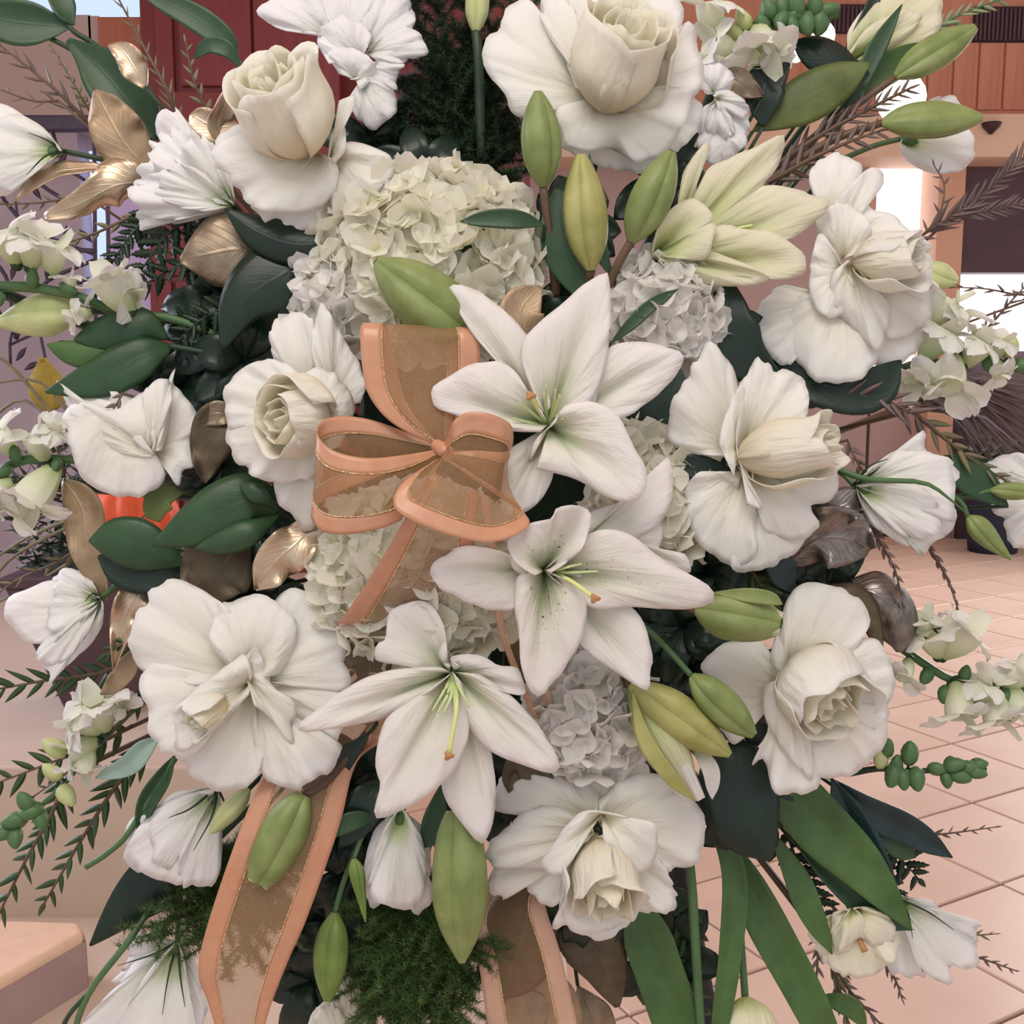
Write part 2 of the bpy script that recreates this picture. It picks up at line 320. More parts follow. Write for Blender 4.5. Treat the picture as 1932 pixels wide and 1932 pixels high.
def blade(par, name, spine, hw, mat, prof=PROF, fold=.0, cup_=.15, rip=.0, roll=0., nL=22, nU=9, th=.0007, wave=0., tooth=0, asym=0., zr=None):
    """leaf swept along a spine; fold lifts both halves, roll turns it about the spine"""
    rs = rs_(); zb = (par['zr'] if par is not None and 'zr' in par else 0.) if zr is None else zr
    s = np.asarray(spine, float)
    if s.shape[1] == 2: s = np.c_[s, np.zeros(len(s))]
    C = catmull(s, nL, arc=False); C[:, 2] = (C[:, 2]+zb)*ZP
    w = np.interp(np.linspace(0, 1, nL), np.linspace(0, 1, len(prof)), prof)
    w = catmull(np.c_[np.linspace(0, 1, len(prof)), prof], nL, arc=False)[:, 1]
    if tooth: w = w*(1+.16*np.abs(((np.arange(nL)*1.0) % 2)-0.5)*2-.08)
    w = np.maximum(w, .005)*hw
    T = np.gradient(C, axis=0); T /= np.linalg.norm(T, axis=1)[:, None]
    Sd = np.cross(T, [0, 0, 1.]); Sd /= np.linalg.norm(Sd, axis=1)[:, None]+1e-9; N = np.cross(Sd, T)
    N *= np.sign(N[:, 2:3]+1e-9)
    ro = np.linspace(*roll, nL) if isinstance(roll, tuple) else np.full(nL, roll)
    cr, sr = np.cos(ro)[:, None], np.sin(ro)[:, None]; Sd, N = Sd*cr+N*sr, N*cr-Sd*sr
    u = np.linspace(-1, 1, nU); ed = np.stack([noise1(nL, 6, rs), noise1(nL, 6, rs)])
    P = C[:, None]+Sd[:, None]*(u+asym*(u*u))[None, :, None]*w[:, None, None]
    zz = fold*np.abs(u)[None]*w[:, None]+cup_*(u**2)[None]*w[:, None]+rip*hw*np.where(u[None] < 0, ed[0][:, None], ed[1][:, None])*np.abs(u)[None]**2
    P = P+N[:, None]*zz[..., None]; P[..., 2] /= ZP
    uv = np.stack(np.meshgrid(np.linspace(0, 1, nL), np.linspace(0, 1, nU), indexing='ij')[::-1], -1)
    return mesh(name, W(P), gridfaces(nL, nU), M[mat], par, uv, th=th)
def leafthing(name, label, cat, spine, hw, mat, group=None, stem=True, **kw):
    """single leaf with its stalk as one thing"""
    s = np.asarray(spine, float)
    if s.shape[1] == 2: s = np.c_[s, np.zeros(len(s))]
    m = s[len(s)//2]; z = dome(m[0], m[1])
    t = thing(name, label, cat, W(np.array([s[0][0], s[0][1], s[0][2]+z])), group); t['zr'] = z
    blade(t, 'blade', s, hw, mat, **kw)
    if stem: stem_core(t, s[0][0], s[0][1], s[0][2], 4, 'stemd', 'stalk')
    return t
def lathe_wedge(par, name, c, axis, R, H, a0, a1, prof, mat, dip=.22, nh=14, na=9, th=0., tw=0.):
    A, U, Vv = frame(axis); h = np.linspace(0, 1, nh); a = np.linspace(0, 1, na)
    r = catmull(np.c_[np.linspace(0, 1, len(prof)), prof], nh, arc=False)[:, 1]
    Hh, Aa = np.meshgrid(h, a, indexing='ij'); e = np.abs(2*Aa-1)
    rr = R*r[:, None]*(1-dip*e**4+.05*(1-e**2)-.06*np.exp(-(e/.10)**2)); an = a0+(a1-a0)*Aa+tw*Hh
    P = A*(H*Hh)[..., None]+(U*np.cos(an)[..., None]+Vv*np.sin(an)[..., None])*rr[..., None]
    return mesh(name, loc2w(P, c), gridfaces(nh, na), M[mat], par, np.stack([Aa, Hh], -1), th=th)
BUDP = [.22, .64, .88, .98, 1, .94, .78, .54, .20]
def bud(label, base, tip, R, mat='bud', dz=0., zt=0., group='lily buds', stem=None, name='lily_bud', cat='bud', prof=BUDP, ph=.4, opening=None, tw=0., sr=9, smat='stembr'):
    b = np.array([base[0], base[1]], float); t = np.array([tip[0], tip[1]], float)
    z = dome(*b)+dz; f = thing(name, label, cat, W(np.array([b[0], b[1], z])), group); f['zr'] = z
    ax = np.array([t[0]-b[0], b[1]-t[1], zt*ZP]); H = np.linalg.norm(ax)
    for k in range(3):
        lathe_wedge(f, 'tepal', (b[0], b[1], z), ax, R, H, ph+k*2*PI/3-.02, ph+(k+1)*2*PI/3+.02, prof, mat, tw=tw)
    if opening:
        for k in range(3):
            lathe_wedge(f, 'inner_tepal', (b[0], b[1], z), ax, R*.78, H*1.01, ph+PI/3+k*2*PI/3-.5, ph+PI/3+k*2*PI/3+.5, [.1, .6, .9, 1, 1, .98, .95, .8, .62], opening)
    if stem:
        tube(f, 'stem', [(b[0], b[1], 0)]+[(s[0], s[1], s[2] if len(s) > 2 else -1) for s in stem], [sr*.9, sr], smat)
        s = stem[-1]; stem_core(f, s[0], s[1], s[2] if len(s) > 2 else -1, sr, smat, 'lower_stem')
    else: stem_core(f, b[0], b[1], 0, sr, smat)
    return f
def finger(par, pts, r, mat='stemd', name='sepal'):
    return tube(par, name, pts, [r, r*.8, r*.5, .6], mat, n=6, k=12)
def sprig(label, pts, L, n, mat, dz=0., w=.13, ang=.6, r=3.5, group=None, name='grevillea_sprig', cat='foliage', twist=0., smat=None, par=None, taper=.45, both=True, start=.06):
    """stem with narrow leaflets along both sides, each a child"""
    p = np.asarray(pts, float); p = np.c_[p, np.zeros(len(p))] if p.shape[1] == 2 else p
    mz = dome(p[len(p)//2, 0], p[len(p)//2, 1])+dz if par is None else par['zr']
    if par is None:
        par = thing(name, label, cat, W(np.array([p[0, 0], p[0, 1], p[0, 2]+mz])), group); par['zr'] = mz
        stem_core(par, p[0, 0], p[0, 1], p[0, 2], r, smat or 'stembr', 'stalk')
    tube(par, 'stem', p, [r, r*.4], smat or 'stembr', n=5, k=12)
    C = catmull(p, 60, arc=False)
    me = leaflet_mesh(mat)
    rs = rs_(); org = wloc(par)
    for i in range(n):
        f = start+(1-start)*i/(n-1); j = min(58, int(f*59)); q = C[j].copy(); T = C[j+1]-C[j]; T = T/np.linalg.norm(T[:2])
        sd = 1 if i % 2 else -1
        a = math.atan2(-T[1], T[0])+sd*(ang*(1-.5*(f > .97)))*(1+rs.uniform(-.15, .15))
        l = L*(1-taper*f)*(1+rs.uniform(-.15, .15))
        if i >= n-1: a = math.atan2(-T[1], T[0])
        tilt = rs.uniform(-.5, .5); q[2] += mz
        X = np.array([math.cos(a)*math.cos(tilt), math.sin(a)*math.cos(tilt), math.sin(tilt)])
        k = pxr(l, q[2]); wx = AX*X[0]+AU*X[1]-AF*X[2]
        vy = np.cross(-AF, wx); vy /= np.linalg.norm(vy); rl = rs.uniform(-.5, .5)+twist; nz = np.cross(wx, vy)
        vy, nz = vy*math.cos(rl)+nz*math.sin(rl), nz*math.cos(rl)-vy*math.sin(rl)
        o = bpy.data.objects.new('leaflet', me); COL.objects.link(o); o.parent = par
        mt = Matrix((( wx[0]*k, vy[0]*k*w, nz[0]*k*w, 0), (wx[1]*k, vy[1]*k*w, nz[1]*k*w, 0), (wx[2]*k, vy[2]*k*w, nz[2]*k*w, 0), (0, 0, 0, 1)))
        mt.translation = Vector(W(q)-org); o.matrix_basis = mt
    return par
_LM = {}
def leaflet_mesh(mat):
    if mat in _LM: return _LM[mat]
    toothed = mat.startswith('fern'); n = 12 if toothed else 7
    t = np.linspace(0, 1, n); w = np.interp(t, [0, .15, .4, .75, 1], [.45, .85, 1, .6, .03]) if not toothed else np.interp(t, [0, .12, .4, .75, 1], [.4, .9, 1, .62, .03])
    if toothed: w = np.where(np.arange(n) % 2 == 0, w*1.15, w*.82); w[-1] = .02
    V = []; 
    for i in range(n):
        cv = .10*t[i]**2; V += [(t[i], -w[i], .12*w[i]), (t[i], 0, -.25*w[i]-.05*math.sin(PI*t[i])), (t[i], w[i], .12*w[i]), (t[i], 0, .35*w[i])]
    F = []
    for i in range(n-1):
        a = i*4; b = a+4
        for q in ((0, 1), (1, 2), (2, 3), (3, 0)): F.append((a+q[0], a+q[1], b+q[1], b+q[0]))
    me = bpy.data.meshes.new('leaflet'); me.from_pydata([tuple(v) for v in V], [], F)
    me.polygons.foreach_set('use_smooth', [True]*len(me.polygons)); me.materials.append(M[mat]); ul = me.uv_layers.new(name='UVMap')
    _LM[mat] = me; return me
# small shared meshes ------------------------------------------------
def petal_patch(cx, cy, L, wd, ang, cupz, rs, tiltz=0., nn=(5, 7), base=.05):
    t = np.linspace(base, 1, nn[0]); u = np.linspace(-1, 1, nn[1]); T, U_ = np.meshgrid(t, u, indexing='ij')
    wpro = np.sin(PI*np.clip(T*.78+.12, 0, 1))**.6
    x = T*L*(1-.12*U_**2); y = U_*wd*wpro; z = cupz*(T**2)*L+.10*L*(U_**2)*T+.05*L*noise1(nn[1], 3, rs)[None]*T+tiltz*L*T
    c, s = math.cos(ang), math.sin(ang)
    return np.stack([cx+x*c-y*s, cy+x*s+y*c, z], -1), np.stack([(U_+1)/2, T], -1)
def patch_mesh(name, patches, mat):
    V = []; F = []; uv = []; off = 0
    for P, q in patches:
        n, m = P.shape[:2]; V.append(P.reshape(-1, 3)); uv.append(q.reshape(-1, 2)); F += gridfaces(n, m, off); off += n*m
    V = np.vstack(V); uv = np.vstack(uv); me = bpy.data.meshes.new(name); me.from_pydata(V.tolist(), [], F)
    ul = me.uv_layers.new(name='UVMap'); li = np.empty(len(me.loops), int); me.loops.foreach_get('vertex_index', li); ul.data.foreach_set('uv', uv[li].ravel())
    me.polygons.foreach_set('use_smooth', [True]*len(me.polygons)); me.materials.append(M[mat]); return me
def hyd_meshes(mat):
    out = []
    for k in range(6):
        rs = rs_(); ps = []
        for j in range(4):
            ps.append(petal_patch(0, 0, 1*rs.uniform(.85, 1.1), .62*rs.uniform(.9, 1.1), j*PI/2+rs.uniform(-.15, .15), rs.uniform(-.15, .4), rs, rs.uniform(0, .35)))
        out.append(patch_mesh('floret', ps, mat))
    return out
def place(par, me, name, c, nrm, spin, size):
    """put a shared mesh at c=[px,py,cm], its +Z along nrm (local px frame), unit = size px"""
    A, U, V = frame(nrm); U, V = U*math.cos(spin)+V*math.sin(spin), V*math.cos(spin)-U*math.sin(spin)
    tw = lambda v: AX*v[0]+AU*v[1]-AF*v[2]
    k = pxr(size, c[2]); u, v, w = tw(U)*k, tw(V)*k, tw(A)*k
    if np.dot(np.cross(u, v), w) < 0: v = -v
    o = bpy.data.objects.new(name, me); COL.objects.link(o); o.parent = par
    m = Matrix(((u[0], v[0], w[0], 0), (u[1], v[1], w[1], 0), (u[2], v[2], w[2], 0), (0, 0, 0, 1))); m.translation = Vector(W(np.array(c, float))-wloc(par))
    o.matrix_basis = m; return o
def hydrangea(label, x, y, rx, ry, n, size, dz=0., mat='hyd', depth=110):
    f = flower('hydrangea', label, 'hydrangea', x, y, dz, 'hydrangea heads'); ms = HYD[mat]; rs = rs_(); z = f['zr']
    # dark-cream core so that nothing shows through
    c = np.linspace(0, PI, 9); a = np.linspace(0, 2*PI, 17)[:-1]; Cc, Aa = np.meshgrid(c, a, indexing='ij')
    P = np.stack([np.sin(Cc)*np.cos(Aa)*rx*.72, np.sin(Cc)*np.sin(Aa)*ry*.72, np.cos(Cc)*depth*.7-depth*.3], -1)
    mesh('flower_core', loc2w(P, (x, y, z)), gridfaces(9, 16, 0, True), M['stem'], f)
    g = PI*(3-5**.5)
    for i in range(n):
        zz = 1-(i+.5)/n*1.25; rad = math.sqrt(max(0, 1-zz*zz)); th = i*g+rs.uniform(-.2, .2)
        d = np.array([rad*math.cos(th), rad*math.sin(th), zz]); k = rs.uniform(.88, 1.04)
        p = d*np.array([rx, ry, depth])*k
        nr = d/np.array([rx, ry, depth*1.2]); nr = nr/np.linalg.norm(nr)+rs.normal(size=3)*.28
        place(f, ms[rs.randint(len(ms))], 'floret', (x+p[0], y-p[1], z+(p[2]-depth*.3)/ZP), nr, rs.uniform(0, 6.28), size*rs.uniform(.85, 1.15))
    stem_core(f, x, y, -3, 10)
    return f
def snap_meshes():
    out = []
    for k in range(4):
        rs = rs_(); ps = []
        # tube
        h = np.linspace(0, 1, 7); a = np.linspace(0, 2*PI, 13); Hh, Aa = np.meshgrid(h, a, indexing='ij')
        r = .10+.22*np.sin(PI/2*np.minimum(1, Hh/.8))*(1+.12*np.cos(2*Aa))
        ps.append((np.stack([r*np.cos(Aa), r*np.sin(Aa), Hh*.85], -1), np.stack([Aa/6.3, Hh*.45], -1)))
        # five ruffled lobes: two upright, three as lower lip
        for ang, L, wd, up in ((1.1, .62, .36, .55), (2.05, .62, .36, .55), (-.55, .5, .30, -.1), (-1.57, .55, .34, -.35), (-2.6, .5, .30, -.1)):
            P, q = petal_patch(0, 0, L*rs.uniform(.9, 1.1), wd, 0, -.3, rs, up, base=.0)
            P = P.copy(); P[..., 0] += .22; P[..., 2] += .82+.05*rs.normal(size=P.shape[1])[None]*P[..., 0]
            c, s = math.cos(ang), math.sin(ang); x = P[..., 0]*c-P[..., 1]*s; y = P[..., 0]*s+P[..., 1]*c
            ps.append((np.stack([x, y, P[..., 2]], -1), np.stack([q[..., 0], .4+.6*q[..., 1]], -1)))
        # throat bulge
        P, q = petal_patch(0, 0, .42, .24, -PI/2, .9, rs, .2); P = P.copy(); P[..., 2] += .75; ps.append((P, np.stack([q[..., 0], .25+.2*q[..., 1]], -1)))
        out.append(patch_mesh('floret', ps, 'snap'))
    return out
def ell_mesh(name, mat, n=8, m=7, pinch=.0):
    c = np.linspace(0, PI, m); a = np.linspace(0, 2*PI, n, endpoint=False); Cc, Aa = np.meshgrid(c, a, indexing='ij')
    V = np.stack([np.sin(Cc)**1.15*np.cos(Aa)*.36*(1+.10*np.cos(3*Aa))*(1.1-.35*(1-np.cos(Cc))/2), np.sin(Cc)**1.15*np.sin(Aa)*.36*(1+.10*np.cos(3*Aa))*(1.1-.35*(1-np.cos(Cc))/2), .5-.5*np.cos(Cc)], -1).reshape(-1, 3)
    me = bpy.data.meshes.new(name); me.from_pydata(V.tolist(), [], gridfaces(m, n, 0, True)); me.polygons.foreach_set('use_smooth', [True]*len(me.polygons)); me.materials.append(M[mat]); me.uv_layers.new(name='UVMap'); return me
HYD = {'hyd': hyd_meshes('hyd'), 'hydc': hyd_meshes('hydc')}
SNAP = snap_meshes(); CALYX = None
BUDM = {'g': ell_mesh('bud', 'stem'), 'p': ell_mesh('bud', 'budp')}
M['calyx'] = M['stem']; CALYX = ell_mesh('calyx', 'stemd')
def snapdragon(label, stem, florets, buds, dz=0., r=8, smat='stem', group='snapdragon spikes', lean=.45):
    p = np.asarray(stem, float); p = np.c_[p, np.zeros(len(p))] if p.shape[1] == 2 else p
    m = p[len(p)//2]; z = dome(m[0], m[1])+dz; f = thing('snapdragon', label, 'snapdragon', W(np.array([p[0, 0], p[0, 1], z])), group); f['zr'] = z
    tube(f, 'stem', p, [r, r*.7], smat); stem_core(f, p[0, 0], p[0, 1], p[0, 2], r)
    rs = rs_()
    for x, y, a, s in florets:
        a = math.radians(a); d = np.array([math.cos(a), math.sin(a), lean])
        # foot of floret lies against the stem side
        c = np.array([x-math.cos(a)*s*.5, y+math.sin(a)*s*.5, z+.3])
        place(f, SNAP[rs.randint(4)], 'floret', c, d, rs.uniform(0, 6.28), s*.80)
        place(f, CALYX, 'calyx', c-np.array([math.cos(a)*s*.06, -math.sin(a)*s*.06, 0]), d, 0, s*.34)
    for x, y, a, s, kd in buds:
        a = math.radians(a); C = catmull(p, 60, arc=False); q = C[np.argmin(np.hypot(C[:, 0]-x, C[:, 1]-y))]; dx, dy = x-q[0], y-q[1]; L = math.hypot(dx, dy)
        if L > 12: dv = np.array([dx/L, -dy/L, rs.uniform(.1, .6)])
        else: dv = np.array([math.cos(a), math.sin(a), .5])
        b0 = np.array([x-dv[0]*s*.45, y+dv[1]*s*.45, z+q[2]+.25+rs.uniform(-.2, .4)])
        place(f, BUDM[kd], 'bud', b0, dv, rs.uniform(0, 6), s*.9); place(f, CALYX, 'calyx', b0, dv, 0, s*.5)
        if L > s*.5: tube(f, 'pedicel', [(q[0], q[1], q[2]), (b0[0], b0[1], b0[2]-z)], [3.5, 3], 'stemd', n=5, k=4)
    return f
def needles(par, name, branches, mat, dens=2.2, L=16, seed=1, zr=0.):
    """feathery needles round branch lines -> one stuff mesh"""
    rs = np.random.RandomState(seed); V = []; F = []; off = 0
    for pts in branches:
        C = catmull(np.asarray(pts, float), 80, arc=False); ln = np.linalg.norm(np.diff(C[:, :2], axis=0), axis=1).sum(); n = int(ln*dens)
        for i in range(n):
            c = C[rs.randint(80)].copy(); c[2] += zr
            d = rs.normal(size=3); d /= np.linalg.norm(d); l = L*rs.uniform(.5, 1.1)
            e = c+np.array([d[0]*l, -d[1]*l, d[2]*l/ZP]); s = rs.normal(size=2); s = s/np.linalg.norm(s)*.9
            q = np.array([c+[s[0], s[1], 0], c-[s[0], s[1], 0], c+[0, 0, .06], e]); V.append(q); F += [(off, off+1, off+3), (off+1, off+2, off+3), (off+2, off, off+3)]; off += 4
    return tag(mesh(name, W(np.vstack(V)), F, M[mat], par), kind='stuff')
def rail(Ca, Cb, Cm, u):
    u = np.atleast_1d(u)[None, :, None]; Ca = Ca[:, None]; Cb = Cb[:, None]
    if Cm is None: return Ca*(1-u)+Cb*u
    return Ca*(1-u)*(1-2*u)+Cm[:, None]*4*u*(1-u)+Cb*u*(2*u-1)
def loft(par, name, A, B, a0, a1, mat, nL=60, nU=5, th=.0003, lift=0., mid=None):
    """strip of a ribbon between fractions a0..a1 of the way from edge curve A to edge curve B"""
    zb = par['zr']; Ca = catmull(A, nL, arc=False); Cb = catmull(B, nL, arc=False); u = np.linspace(a0, a1, nU)
    P = rail(Ca, Cb, catmull(mid, nL, arc=False) if mid is not None else None, u); P[..., 2] += zb+lift+.25*np.sin(PI*u)[None]
    uv = np.stack(np.meshgrid(np.linspace(0, 1, nL), u, indexing='ij')[::-1], -1)
    return mesh(name, W(P), gridfaces(nL, nU), M[mat], par, uv, th=th)
def ribbon(label, A, B, wd=.2, x=None, y=None, name='ribbon', satin='satin', sheer='sheer', group=None, par=None, wa=None, mid=None):
    if par is None:
        x, y = A[0][0], A[0][1]; par = thing(name, label, 'ribbon', W(np.array([x, y, A[0][2]])), group); par['zr'] = 0.
    wb = wd; wa = wa or wd
    loft(par, 'satin_edge', A, B, 0, wa, satin, mid=mid); loft(par, 'satin_edge', A, B, 1-wb, 1, satin, mid=mid)
    loft(par, 'sheer_center', A, B, wa, 1-wb, sheer, nU=11, th=0, mid=mid)
    for u in (wa, 1-wb):
        Ca = catmull(A, 60, arc=False); Cb = catmull(B, 60, arc=False); P = rail(Ca, Cb, catmull(mid, 60, arc=False) if mid is not None else None, u)[:, 0].copy(); P[:, 2] += par['zr']+.25*math.sin(PI*u)+.04
        V, F, uv = tubeV(W(P), pxr(1.2), 5); mesh('gold_thread', V, F, M['thread'], par, uv)
    return par
# ------------------------------------------------------------------ room materials
R_ = {}
R_['wall'] = plain('beige_plaster', (188, 164, 160), .8, c2=(182, 158, 154), scale=3)
R_['lav'] = plain('lavender_plaster', (186, 170, 182), .7, c2=(178, 162, 176), scale=3)
R_['orange'] = plain('orange_brown_wood', (176, 106, 84), .45, c2=(160, 92, 74), scale=8, stretch=(4, 4, .4))
R_['red'] = plain('red_stained_wood', (132, 50, 52), .45, c2=(116, 42, 46), scale=6, stretch=(6, 6, .3))
R_['wood'] = plain('reddish_wood_panel', (220, 158, 134), .5, c2=(204, 140, 116), scale=5, stretch=(5, 5, .25))
R_['cream'] = plain('cream_fascia', (236, 206, 184), .7, c2=(230, 198, 176), scale=2)
R_['peach'] = plain('peach_pillar_paint', (224, 180, 156), .7, c2=(216, 170, 148), scale=2)
R_['plum'] = plain('plum_dark_panel', (84, 66, 80), .6, c2=(98, 74, 84), scale=4)
R_['mauve'] = plain('mauve_wall_paint', (200, 178, 176), .8, c2=(194, 172, 172), scale=2)
R_['dark'] = plain('dark_wood', (58, 38, 44), .4, c2=(70, 48, 52), scale=10)
R_['navy'] = plain('navy_fabric', (44, 46, 66), .9, c2=(52, 54, 76), scale=60)
R_['vent'] = plain('vent_dark', (60, 42, 52), .6, c2=(70, 50, 58))
R_['tile'] = plain('peach_floor_tile', (222, 196, 180), .36, c2=(208, 180, 164), scale=2.5, spec=.5)
R_['grout'] = plain('grey_brown_grout', (150, 120, 112), .9)
R_['stone'] = plain('polished_cream_stone', (206, 188, 172), .24, c2=(196, 176, 160), scale=2, spec=.6)
R_['step'] = plain('cream_step_stone', (222, 190, 162), .55, c2=(214, 180, 154), scale=30)
R_['shaded_side'] = plain('step_side_shade', (168, 142, 138), .6, c2=(158, 132, 130), scale=10)  # shade on the sides of the cream step, put into the colour
R_['lilac'] = plain('lilac_daylight_tint', (204, 184, 228), .3, c2=(194, 174, 220), scale=4)  # reflected blue daylight painted into the trim's base colour
R_['iron'] = plain('plum_iron', (58, 44, 62), .5, c2=(70, 54, 74))
R_['pot'] = plain('plum_planter', (84, 62, 68), .5, c2=(74, 54, 62), scale=14)
R_['soil'] = plain('dark_moss', (38, 40, 38), .95, c2=(56, 58, 48), scale=60, bump=.6)
R_['pump'] = plain('pumpkin_skin', (222, 92, 50), .5, c2=(204, 78, 42), scale=12)
R_['yleaf'] = leaf_mat('yellow_autumn_leaf', (168, 142, 52), (188, 160, 70), rough=.6, trans=.2)
R_['bluewin'] = plain('blue_daylight', (196, 214, 255), emit=1.15)
R_['lavwin'] = plain('lavender_daylight', (190, 176, 236), emit=.62)
R_['win'] = plain('bright_daylight', (255, 252, 252), emit=2.2)
R_['lamp'] = plain('warm_lamp', (255, 232, 200), emit=6)
M.update({'room_'+k: v for k, v in R_.items()})
bmesh = __import__('bmesh')
def box(name, lo, hi, mat, parent=None, bev=0., kind=None, rot=0.):
    lo, hi = np.array(lo, float), np.array(hi, float); c = (lo+hi)/2; s = hi-lo
    bm = bmesh.new(); bmesh.ops.create_cube(bm, size=1)
    for v in bm.verts: v.co = Vector((v.co.x*s[0], v.co.y*s[1], v.co.z*s[2]))
    if bev: bmesh.ops.bevel(bm, geom=list(bm.edges), offset=bev, segments=2, profile=.5, affect='EDGES')
    me = bpy.data.meshes.new(name); bm.to_mesh(me); bm.free(); me.materials.append(R_[mat] if mat in R_ else M[mat])
    o = bpy.data.objects.new(name, me); COL.objects.link(o); o.parent = parent
    o.location = Vector(c)-(Vector(wloc(parent)) if parent else Vector((0, 0, 0))); o.rotation_euler = (0, 0, rot)
    if kind: o['kind'] = kind
    return o
def pbox(name, x0, y0, x1, y1, Y, dep, mat, **k):
    """box whose front face fills the given rectangle of the view at distance Y"""
    a = at_y(x0, (y0+y1)/2, Y)[0]; b = at_y(x1, (y0+y1)/2, Y)[0]; t = at_y((x0+x1)/2, y0, Y)[2]; q = at_y((x0+x1)/2, y1, Y)[2]
    return box(name, (a, Y, q), (b, Y+dep, t), mat, **k)
# floor of separate tiles laid on the diagonal
H = EYE[2]; TS = .40; ang = math.radians(15.4)+PI/4
P0 = at_z(1834, 1514, 0)[:2]; ex = np.array([math.sin(ang), math.cos(ang)]); ey = np.array([math.cos(ang), -math.sin(ang)])
ex = np.array([math.sin(ang), math.cos(ang)]); ey = np.array([ex[1], -ex[0]])
fl = box('floor', (-9, -3, -.06), (9, 12, -.008), 'grout', kind='structure')
tm = bpy.data.meshes.new('tile'); bm = bmesh.new(); bmesh.ops.create_cube(bm, size=1)
for v in bm.verts: v.co = Vector((v.co.x*(TS-.009), v.co.y*(TS-.009), v.co.z*.012))
bmesh.ops.bevel(bm, geom=[e_ for e_ in bm.edges if all(v.co.z > 0 for v in e_.verts)], offset=.003, segments=1, profile=.5, affect='EDGES')
bm.to_mesh(tm); bm.free(); tm.materials.append(R_['tile'])
rest = []; single = []
for i in range(-30, 40):
    for j in range(-30, 40):
        c = P0+ex*TS*(i+.5)+ey*TS*(j+.5)
        if not (-8.5 < c[0] < 8.5 and -2.5 < c[1] < 11): continue
        d = c[1]*CP-(0-H)*SP*1.0; u = c[0]; dd = c[1]*CP+H*SP; up = c[1]*SP-H*CP
        vis = dd > .5 and 1180 < 966+FPX*u/dd < 2060 and 966-FPX*up/dd < 2060 and c[1] < 9.2
        (single if vis else rest).append(c)
single.sort(key=lambda c: c[1]); rest += single[290:]; single = single[:290]
for c in single:
    o = bpy.data.objects.new('tile', tm); COL.objects.link(o); o.parent = fl; o.location = Vector((c[0], c[1], -.006))-fl.location
    o.rotation_euler = (0, 0, math.atan2(ex[1], ex[0]))
V = []; F = []
h = (TS-.009)/2
for c in rest:
    q = [c+ex*h*a+ey*h*b for a, b in ((-1, -1), (-1, 1), (1, 1), (1, -1))]; n = len(V); V += [(p[0], p[1], 0) for p in q]+[(p[0], p[1], -.012) for p in q]
    F += [(n, n+1, n+2, n+3)]+[(n+k, n+4+k, n+4+(k+1) % 4, n+(k+1) % 4) for k in range(4)]
tag(mesh('outer_tiles', V, F, R_['tile'], fl, smooth=False), kind='stuff')
box('ceiling', (-9, -3, 5.2), (9, 12, 5.3), 'cream', kind='structure')
# right-hand hall wall, 9 m away
YR = 9.0
pbox('wall_back', 640, -900, 2700, 215, YR, .3, 'wood', kind='structure')
pl = bpy.data.objects['wall_back']
for k in range(9):
    x = at_y(1560+k*48, 100, YR)[0]; box('panel', (x, YR-.02, at_y(0, 208, YR)[2]), (x+at_y(44, 0, YR)[0]-at_y(0, 0, YR)[0], YR, at_y(0, 82, YR)[2]), 'wood', parent=pl, bev=.004)
for (a, b, c, d) in ((1555, 8, 1650, 62), (1838, 12, 1990, 78)):
    v = thing('wall_vent', 'dark slatted air vent in the wood panelling, '+('partly behind leaves' if a < 1600 else 'at the top right corner'), 'vent', at_y((a+b)/2, 60, YR), 'air vents')
    pbox('frame', a, b, c, d, YR-.03, .03, 'vent', parent=v)
    for k in range(int((c-a)/8)): pbox('slat', a+3+k*8, b+3, a+7+k*8, d-3, YR-.045, .015, 'plum', parent=v)
pbox('trim_1', 640, 215, 2700, 296, YR-.5, .5, 'cream', kind='structure')
pbox('wall_right', 640, 296, 1642, 1002, YR, .3, 'mauve', kind='structure')
pbox('window_1', 1642, 296, 1757, 700, YR+.12, .1, 'win', kind='structure'); pbox('window_1_frame', 1636, 296, 1644, 760, YR-.04, .2, 'peach', kind='structure')
pbox('trim_2', 1757, 290, 1806, 1002, YR-.25, .4, 'peach', kind='structure')
pbox('wall_mauve_lower', 1640, 700, 1760, 1002, YR, .3, 'mauve', kind='structure').name = 'wall_lower'
pbox('wall_dark', 1806, 290, 2700, 514, YR-.1, .3, 'plum', kind='structure').name = 'wall_recess'
pbox('window_2', 1806, 514, 2400, 662, YR+.1, .1, 'win', kind='structure')
pbox('wall_east', 1806, 660, 2700, 1002, YR+.5, .3, 'plum', kind='structure')
sd = thing('sprinkler', 'small brown sprinkler head under the cream fascia', 'sprinkler', at_y(1870, 238, YR-.5))
bar_ = at_y(1870, 240, YR-.52); V, F, uv = tubeV(np.array([bar_+[0, 0, .03], bar_+[0, 0, .0], bar_+[0, 0, -.03], bar_+[0, 0, -.05]]), [.075, .06, .03, .012], 10); mesh('cap', V, F, R_['dark'], sd, uv)
